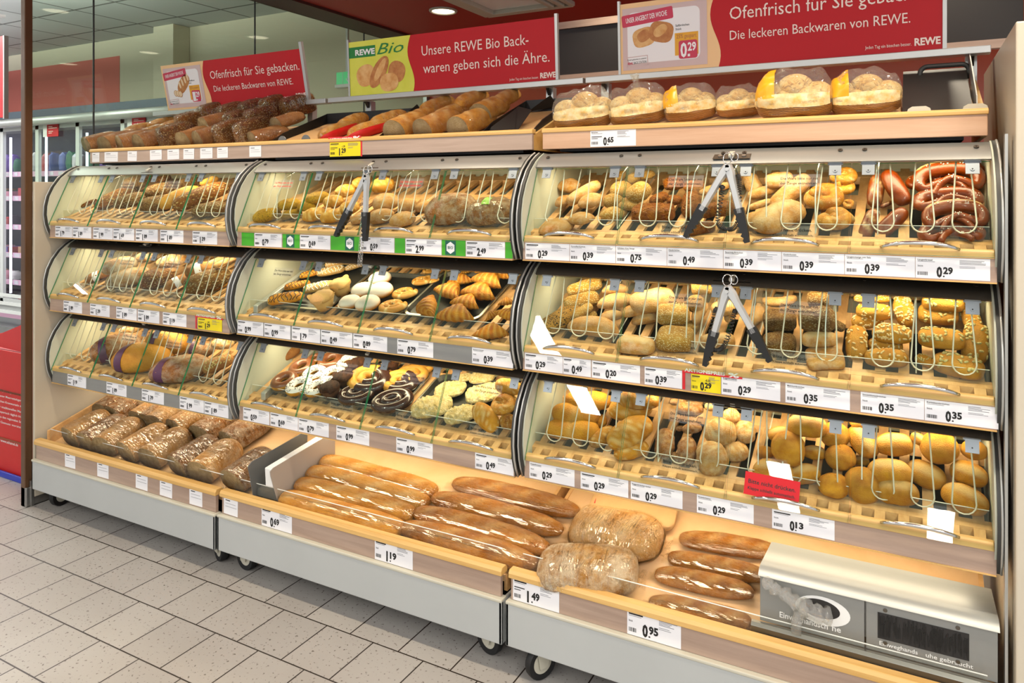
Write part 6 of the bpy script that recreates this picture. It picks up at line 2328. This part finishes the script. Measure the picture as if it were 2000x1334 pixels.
# black cartons with kraft lining on the middle top tray
def carton(x0, x1, ya, yb_, label, wings):
    n = Vector((0, -TRAYS, 1)).normalized()
    zt = lambda y: TRAY0[1] + TRAYS * (y - TRAY0[0])
    o = thing('display_carton', label, 'carton', ((x0 + x1) / 2, (ya + yb_) / 2, zt(ya)), 'black display cartons on the middle top tray')
    MB().prism([(ya, zt(ya) + .002), (yb_, zt(yb_) + .002), (yb_, zt(yb_) + .005), (ya, zt(ya) + .005)], x0 + .004, x1 - .004).build('kraft_lining', 'kraft_paper', o)
    for x in (x0, x1 - .004):
        MB().prism([(ya, zt(ya)), (ya, zt(ya) + .022), (ya + .06, zt(ya) + .058), (yb_, zt(yb_) + .05), (yb_, zt(yb_))], x, x + .004).build('carton_side', 'tray_black', o)
    MB().box((x0, yb_ - .004, zt(yb_) - .005), (x1, yb_, zt(yb_) + .05)).build('carton_back', 'tray_black', o)
    for wx, s in wings:
        m = MB().add([(wx, yb_ - .03, zt(yb_) + .0), (wx + s * .11, yb_ - .05, zt(yb_ - .05) + .075), (wx + s * .125, yb_ - .02, zt(yb_) + .02), (wx, yb_ - .026, zt(yb_)), (wx + s * .11, yb_ - .046, zt(yb_ - .05) + .075), (wx + s * .125, yb_ - .016, zt(yb_) + .02)], [(0, 1, 2), (5, 4, 3), (0, 3, 4, 1), (1, 4, 5, 2), (2, 5, 3, 0)])
        m.build('corner_flap', 'tray_black', o)


carton(.985, 1.56, .72, 1.035, 'black carton lined with kraft paper at the left of the middle top tray', [(1.42, 1)])
carton(2.02, 2.226, .72, 1.035, 'black carton lined with kraft paper at the right of the middle top tray', [(2.04, 1)])
b = MB()
b.add([(2.0, .73, 1.668), (2.14, .74, 1.672), (2.17, .80, 1.755), (2.10, .83, 1.775), (2.03, .80, 1.70)], [(0, 1, 2, 3, 4)])
b.add([(x, y + .003, z) for x, y, z in b.v[:5]], [(4, 3, 2, 1, 0)])
b.f += [(k, 5 + k, 5 + (k + 1) % 5, (k + 1) % 5) for k in range(5)]
b.m += [0] * 5
tag(b.build('folded_carton_lid', 'tray_black', None, origin=(2.08, .78, 1.68)), 'crumpled black carton flap beside the white loaves, middle top tray', 'carton')
for i, (px, lab) in enumerate(((551, 'left small grey rounded stop behind the middle tray rail'), (597, 'second small grey rounded stop behind the middle tray rail'))):
    c = at_y(px, 274, .712)
    m = MB()
    m.add([(c.x + .024 * math.cos(R(a)), .711, 1.672 + .026 * math.sin(R(a))) for a in range(0, 181, 15)] + [(c.x + .024 * math.cos(R(a)), .715, 1.672 + .026 * math.sin(R(a))) for a in range(0, 181, 15)],
          [tuple(range(12, -1, -1)), tuple(range(13, 26))] + [(k, k + 1, k + 14, k + 13) for k in range(12)] + [(12, 0, 13, 25)])
    tag(m.build('tray_stop', 'plate_grey', None, origin=(c.x, .712, 1.672)), lab, 'stop', 'grey tray stops')

# dark lid with tube handle on the right top tray
lid = thing('covered_tray', 'dark grey sheet tray with bent tube handle, right end of the top tray', 'tray', (3.4, .85, 1.68))
p0, n = tray_plane(.004)
zt = lambda y: TRAY0[1] + TRAYS * (y - TRAY0[0])
xl_ = at_y(1762, 200, .75).x
MB().prism([(.722, zt(.722) + .002), (1.03, zt(1.03) + .062), (1.03, zt(1.03) + .058), (.724, zt(.724) - .0)], xl_, 3.50).build('dark_sheet', 'plate_dark', lid)
MB().prism([(.722, zt(.722)), (.735, zt(.735) + .05), (1.03, zt(1.03) + .12), (1.03, zt(1.03)), ], 3.506, 3.509).build('side_sheet', 'steel_sheet', lid)
hy = 1.0
a, b_ = at_y(1797, 152, hy), at_y(1893, 140, hy)
zt1 = at_y(1840, 128, hy).z
pts = [Vector((a.x, hy, a.z - .006))]
for k in range(7):
    t = PI / 2 * k / 6
    pts.append(Vector((a.x + .02 - .02 * math.cos(t), hy, zt1 - .02 + .02 * math.sin(t))))
for k in range(7):
    t = PI / 2 * (1 - k / 6)
    pts.append(Vector((b_.x - .02 + .02 * math.cos(t), hy, zt1 - .02 + .02 * math.sin(t))))
pts.append(Vector((b_.x, hy, b_.z - .02)))
MB().tube(pts, .007, 10).build('tube_handle', 'plate_dark', lid, smooth=True)
m = MB()
m.ell((a.x, hy - .003, a.z - .004), (.014, .014, .008), 12, 8)
m.build('handle_foot', 'black_plastic', lid, smooth=True)
for i, (px, lab) in enumerate(((1795, 'left'), (1905, 'right'))):
    c = at_y(px, 205, .712)
    m = MB()
    prof_ = [(c.x - .03, 1.672), (c.x - .026, 1.686), (c.x - .016, 1.692), (c.x + .016, 1.692), (c.x + .026, 1.686), (c.x + .03, 1.672)]
    m.add([(x, .711, z) for x, z in prof_] + [(x, .715, z) for x, z in prof_], [(5, 4, 3, 2, 1, 0), (6, 7, 8, 9, 10, 11)] + [(k, (k + 1) % 6, (k + 1) % 6 + 6, k + 6) for k in range(6)])
    tag(m.build('tray_stop', 'caster_white', None, origin=(c.x, .712, 1.672)), '%s grey stop in front of the dark sheet tray' % lab, 'stop', 'grey tray stops')

# paper bag lying behind the crusty loaf on the right base
c0 = on_plane(1230, 985, *shelf_plane(.02))
L_ = Loaf(.46, .10, a=5, e=4, flat=.8, nz=.06, nf=4, seed=3)
b = MB()
L_.surf(b, 0, wrinkle=.06)
n = Vector((0, -SHELFS, 1)).normalized()
e1, e2 = on_plane(1152, 985, *shelf_plane(.02)), on_plane(1322, 1010, *shelf_plane(.02))
X = (e2 - e1)
ln = X.length
X.normalize()
o = b.build('paper_bag', 'kraft_paper', None, smooth=40)
o.location = (e1 + e2) / 2 + Vector((0, .0, .0))
o.rotation_euler = Matrix((X, n.cross(X), n)).transposed().to_euler()
o.scale = (ln, ln, ln)
tag(o, 'flat kraft paper bag with red print behind the crusty bagged loaf', 'paper bag')
q = MB()
q.box((-.44, -.02, .040), (-.30, .10, .0445), 0)
q.text('REWE', Matrix.Translation((-.42, .02, .0452)), .035, 1, .10, .03)
m = q.build('red_print', ['box_red', 'kraft_paper'])
m.parent = o

# ---- beyond the glass: refrigerated cabinets, signs, red carton on a blue crate
YF = 2.85
hz0, hz1 = at_y(150, 228, YF).z, at_y(150, 209, YF).z
zt_ = at_y(100, 240, YF).z
zb_ = at_y(20, 592, YF).z
hd = thing('fridge_header', 'dark blue header band with a metal tube over the glass door fridge', 'fascia', (-4, YF, hz0))
MB().box((-9, YF - .05, hz0), (at_y(333, 195, YF).x + .6, YF + .3, hz1)).build('blue_band', 'blue_header', hd)
MB().cyl((-9, YF - .10, hz0 - .03), (at_y(333, 195, YF).x + .6, YF - .10, hz0 - .03), .045, 14).build('metal_tube', 'aluminium', hd, smooth=True)
xs = [at_y(px, 300, YF).x for px in (-300, -230, -145, -65, 7, 76, 155, 243, 327, 420)]
FSH = [at_y(22, py, YF + .06).z for py in (340, 387, 443, 498, 551, 602)]
rf = random.Random(21)
for n_ in ('pack_pink', '#c98aa0'), ('pack_violet', '#6a4c9c'), ('pack_white', '#d8d4dc'), ('pack_red', '#a8343c'), ('pack_green', '#2f6a52'), ('pack_tan', '#b58a68'), ('pack_blue', '#5a68a8'), ('pack_dark', '#3a2c40'):
    mat(n_[0], n_[1], .4, vary=.3, vscale=(14, 14, 14))
PK = ['pack_pink', 'pack_violet', 'pack_white', 'pack_red', 'pack_green', 'pack_tan', 'pack_blue', 'pack_dark']
area('fridge_light', ((xs[4] + xs[8]) / 2, YF + .08, zt_ - .06), (xs[8] - xs[4], .05), 4, (.80, .82, 1), (R(20), 0, 0))
area('fridge_light_left', ((xs[1] + xs[4]) / 2, YF + .08, zt_ - .06), (xs[4] - xs[1], .05), 5, (.80, .82, 1), (R(20), 0, 0))
for i in range(len(xs) - 1):
    xa, xb = xs[i], xs[i + 1]
    lab = {3: 'glass door fridge section at the left picture edge', 4: 'glass door fridge section left of and behind the steel post', 5: 'glass door fridge section of meat packs right of the steel post', 6: 'glass door fridge section with a red card on its door', 7: 'glass door fridge section behind the seeded loaf tray', 8: 'glass door fridge section behind the leftmost bakery sign'}.get(i, 'glass door fridge section beyond the left picture edge')
    o = thing('glass_door_fridge', lab, 'fridge', ((xa + xb) / 2, YF + .3, 0), 'glass door fridges along the back wall')
    m = MB()
    m.box((xa, YF + .60, 0), (xb, YF + .66, zt_ + .02), 1)
    m.box((xa, YF + .02, zt_), (xb, YF + .66, zt_ + .06), 0)
    m.box((xa, YF + .02, 0), (xb, YF + .66, zb_ - .03), 0)
    m.build('cabinet', ['fridge_white', 'fridge_dark'], o)
    d = MB()
    for x in (xa, xb - .03):
        d.box((x, YF - .02, zb_), (x + .03, YF + .01, zt_))
    d.box((xa, YF - .02, zb_), (xb, YF + .01, zb_ + .05))
    d.box((xa, YF - .02, zt_ - .06), (xb, YF + .01, zt_))
    dr = d.build('door_frame', 'fridge_white', o)
    MB().box((xa + .05, YF - .008, zb_ + .05), (xb - .05, YF - .004, zt_ - .06)).build('door_glass', 'fridge_glass', dr)
    MB().box((xa + .055, YF + .03, zb_ + .1), (xa + .068, YF + .05, zt_ - .12)).build('lamp_tube', 'lamp_fridge', o)
    for k, z in enumerate(FSH):
        s = MB().box((xa + .03, YF + .09, z - .02), (xb - .02, YF + .58, z - .008))
        s.build('shelf', 'fridge_white', o)
        s = MB()
        s.box((xa + .03, YF + .075, z - .03), (xb - .02, YF + .088, z + .025), 0)
        x = xa + .06
        while x < xb - .1:
            w = rf.uniform(.06, .12)
            s.box((x, YF + .073, z - .022), (x + w, YF + .0755, z + .018), 1)
            x += w + rf.uniform(.02, .12)
        s.build('price_strip', ['price_violet', 'pack_white'], o)
    if 1 < i < 8:
        for k, z in enumerate(FSH if i < 5 else FSH[:1]):
            x = xa + .065
            while x < xb - .10:
                w, h = min(xb - .055 - x, rf.uniform(.08, .13)), (rf.uniform(.17, .24) if k == 0 else rf.uniform(.07, .13))
                c = rf.choice(PK)
                m = MB()
                if k % 2 == 0:
                    L2 = Loaf(.5, .9, a=3, e=3, flat=.9, nz=.10, seed=x)
                    L2.surf(m, 0, wrinkle=.1, nu=10, nt=10)
                    m.v = [(p[0] * w + x + w / 2, p[1] * .25 + YF + .2, p[2] * h * 1.1 + z + h * .47) for p in m.v]
                    nm, cat = 'bagged_food', 'food pack'
                else:
                    m.box((x, YF + .11, z - .006), (x + w, YF + .30, z + h))
                    nm, cat = 'food_carton', 'food pack'
                row = 'row %s of the glass door fridge' % ['one', 'two', 'three', 'four', 'five', 'six'][k]
                col = c.split('_')[1]
                kind_ = 'soft' if k % 2 == 0 else 'boxed'
                where = {4: 'beside the steel post', 5: 'right of the steel post', 6: 'behind the red carded door', 7: 'behind the loaf tray'}.get(i, 'left of the steel post')
                tag(m.build(nm, c, None, smooth=30 if k % 2 == 0 else None, origin=(x + w / 2, YF + .2, z)), '%s %s food pack on fridge shelf %s from top, %s' % (col, kind_, ['first', 'second', 'third', 'fourth', 'fifth', 'sixth'][k], where), cat, '%s %s packs, fridge shelf %d, %s' % (col, kind_, k + 1, where))
                x += w + rf.uniform(.01, .03)
for i, (a, b_, t, bt, lab) in enumerate(((92, 114, 243, 266, 'red card with white print on the fridge door beside the post'), (258, 284, 230, 250, 'red card with white print above the brown loaves, on the fridge'))):
    p, r_ = at_y(a, t, YF - .03), at_y(b_, bt, YF - .03)
    q = MB().box((p.x, YF - .032, r_.z), (r_.x, YF - .026, p.z))
    M = frame((p.x, YF - .0325, r_.z), (1, 0, 0), (0, 0, 1))
    w, h = r_.x - p.x, p.z - r_.z
    q.quad(M, -.35 * w, 0, 0, h, 1)
    for k, ww in enumerate((.35, .75, 0, .4, .3)):
        if ww:
            q.quad(M, .15 * w, h * (.78 - .13 * k), .15 * w + ww * w, h * (.83 - .13 * k), 2, .0008)
    tag(q.build('door_card', ['sign_red', 'white_plain', 'sign_lettering'], None, origin=(p.x, YF - .03, r_.z)), lab, 'card', 'red cards on the fridge doors')
# fridge well at floor level
m = MB().box((-9, YF - .45, .0), (xs[6], YF - .03, at_y(20, 640, YF - .45).z))
well = thing('chest_freezer', 'low grey chest with grilles in front of the glass door fridges', 'freezer', (-7, YF - .2, 0))
m.build('body', 'plate_grey', well)
zz = at_y(20, 612, YF - .35).z
MB().box((-9, YF - .40, zz - .03), (xs[6], YF - .36, zz + .03)).build('price_strip', 'price_violet', well)
for k in range(3):
    MB().box((-9, YF - .47, .45 - k * .08), (xs[6], YF - .452, .48 - k * .08)).build('grille_bar', 'fridge_white', well)

# emergency exit sign
ye = 3.2
p, r_ = at_y(657, 142, ye), at_y(694, 162, ye)
ex = thing('exit_sign', 'green emergency exit sign with white arrow behind the glass', 'sign', ((p.x + r_.x) / 2, ye, r_.z))
MB().box((p.x, ye, r_.z), (r_.x, ye + .04, p.z)).build('light_box', 'exit_green', ex)
MB().box((p.x, ye - .02, r_.z - .03), (r_.x, ye + .05, r_.z - .004)).build('lower_edge', 'white_plain', ex)
M = frame((p.x, ye - .001, r_.z), (1, 0, 0), (0, 0, 1))
w, h = r_.x - p.x, p.z - r_.z
q = MB()
q.quad(M, .33 * w, .04 * h, .35 * w, .96 * h)
q.quad(M, .60 * w, .35 * h, .65 * w, .88 * h)
q.add([(.50 * w, .42 * h, 0), (.625 * w, .12 * h, 0), (.75 * w, .42 * h, 0), (.71 * w, .46 * h, 0), (.625 * w, .25 * h, 0), (.54 * w, .46 * h, 0)], [(0, 1, 4, 5), (1, 2, 3, 4)], 0, M)
q.build('arrow', 'white_plain', ex)
MB().box(((p.x + r_.x) / 2 - .01, ye + .01, p.z), ((p.x + r_.x) / 2 + .01, ye + .03, 3.2)).build('hanger', 'fridge_white', ex)
# red hanging sign at the left edge
yh = 1.3
p, r_ = at_y(-60, 82, yh), at_y(8, 229, yh)
hs = thing('hanging_sign', 'red hanging sign in a grey frame at the left picture edge', 'sign', ((p.x + r_.x) / 2, yh, r_.z))
MB().box((p.x, yh, r_.z), (r_.x - .006, yh + .02, p.z)).build('sign_face', 'sign_red', hs)
MB().box((r_.x - .006, yh - .004, r_.z - .01), (r_.x + .008, yh + .024, p.z)).build('frame', 'aluminium', hs)
MB().cyl((r_.x - .1, yh + .01, p.z), (r_.x - .1, yh + .01, 3.2), .004, 6).build('hanger', 'aluminium', hs)
# red display carton on blue crates
yc = .60
bx = thing('red_display_carton', 'tall red cardboard display with white print left of the steel post', 'display', (-.8, yc + .2, .16))
zc0, zc1 = at_y(20, 925, yc).z, at_y(20, 686, yc).z
xr_ = -.405
MB().box((-1.35, yc, zc0), (xr_, yc + .45, zc1)).build('carton_body', 'box_red', bx, bevel=.004)
pa, pb = at_y(-40, 668, yc + .02), at_y(60, 600, yc + .02)
m = MB().add([(-1.35, yc + .004, zc1), (xr_, yc + .004, zc1), (xr_, yc + .03, pb.z), (pa.x, yc + .03, pa.z), (-1.35, yc + .03, pa.z - .05)], [(0, 1, 2, 3, 4)])
m.add([(x, y + .008, z) for x, y, z in m.v[:5]], [(4, 3, 2, 1, 0)])
m.f += [(k, k + 5, (k + 1) % 5 + 5, (k + 1) % 5) for k in range(5)]
m.m += [0] * 5
m.build('folded_header', 'box_red', bx)
mat('brown_ink', '#8a3a18', .5)
q = MB()
for k, (s, py) in enumerate((('seit über 160 Jahren garantiert frei', 775), ('schmeckt bester Meerrettichgenuss', 786), ('aus bayerischen Krenwurzeln nach', 797), ('alter in der traditionellen Marke', 808), ('gekocht. Bayerisch täglich frisch', 818), ('ihnen und zu den regionalen Schm', 828), ('natürlich Genuss vorstellt', 838))):
    e = at_y(48 if k < 6 else 46, py, yc - .002)
    M = frame((e.x, yc - .002, e.z), (1, 0, 0), (0, 0, 1))
    vs, fs = text_geo(s, .008)
    q.text(s, M, .011, 0, .34, .008, 'r')
M = frame((at_y(2, 862, yc).x, yc - .002, at_y(2, 862, yc).z), (1, 0, 0), (0, 0, 1))
q.text('www.schamel.de', M, .014, 0, at_y(36, 862, yc).x - at_y(2, 862, yc).x, .012)
for py in (757, 848):
    e0, e1 = at_y(-30, py, yc), at_y(46, py, yc)
    M = frame((e0.x, yc - .002, e0.z), (1, 0, 0), (0, 0, 1))
    q.quad(M, 0, 0, e1.x - e0.x, .012, 1)
q.build('printed_text', ['white_plain', 'brown_ink'], bx)
cr = thing('blue_crate', 'blue plastic pallet base under the red cardboard display', 'crate', (-.8, yc + .2, 0))
m = MB()
m.box((-1.36, yc - .01, zc0 - .06), (xr_ + .01, yc + .46, zc0 - .002))
m.box((-1.36, yc - .02, zc0 - .02), (xr_ + .015, yc - .008, zc0 + .01))
m.build('deck', 'crate_blue', cr, bevel=.003)
for x in (-1.30, -.80, -.44):
    MB().plate([(x - .03, yc), (x + .03, yc), (x + .03, yc + .06), (x - .03, yc + .06)], 0, zc0 - .05).build('foot', 'crate_blue', cr, bevel=.003)
    MB().plate([(x - .03, yc + .38), (x + .03, yc + .38), (x + .03, yc + .44), (x - .03, yc + .44)], 0, zc0 - .05).build('foot', 'crate_blue', cr, bevel=.003)
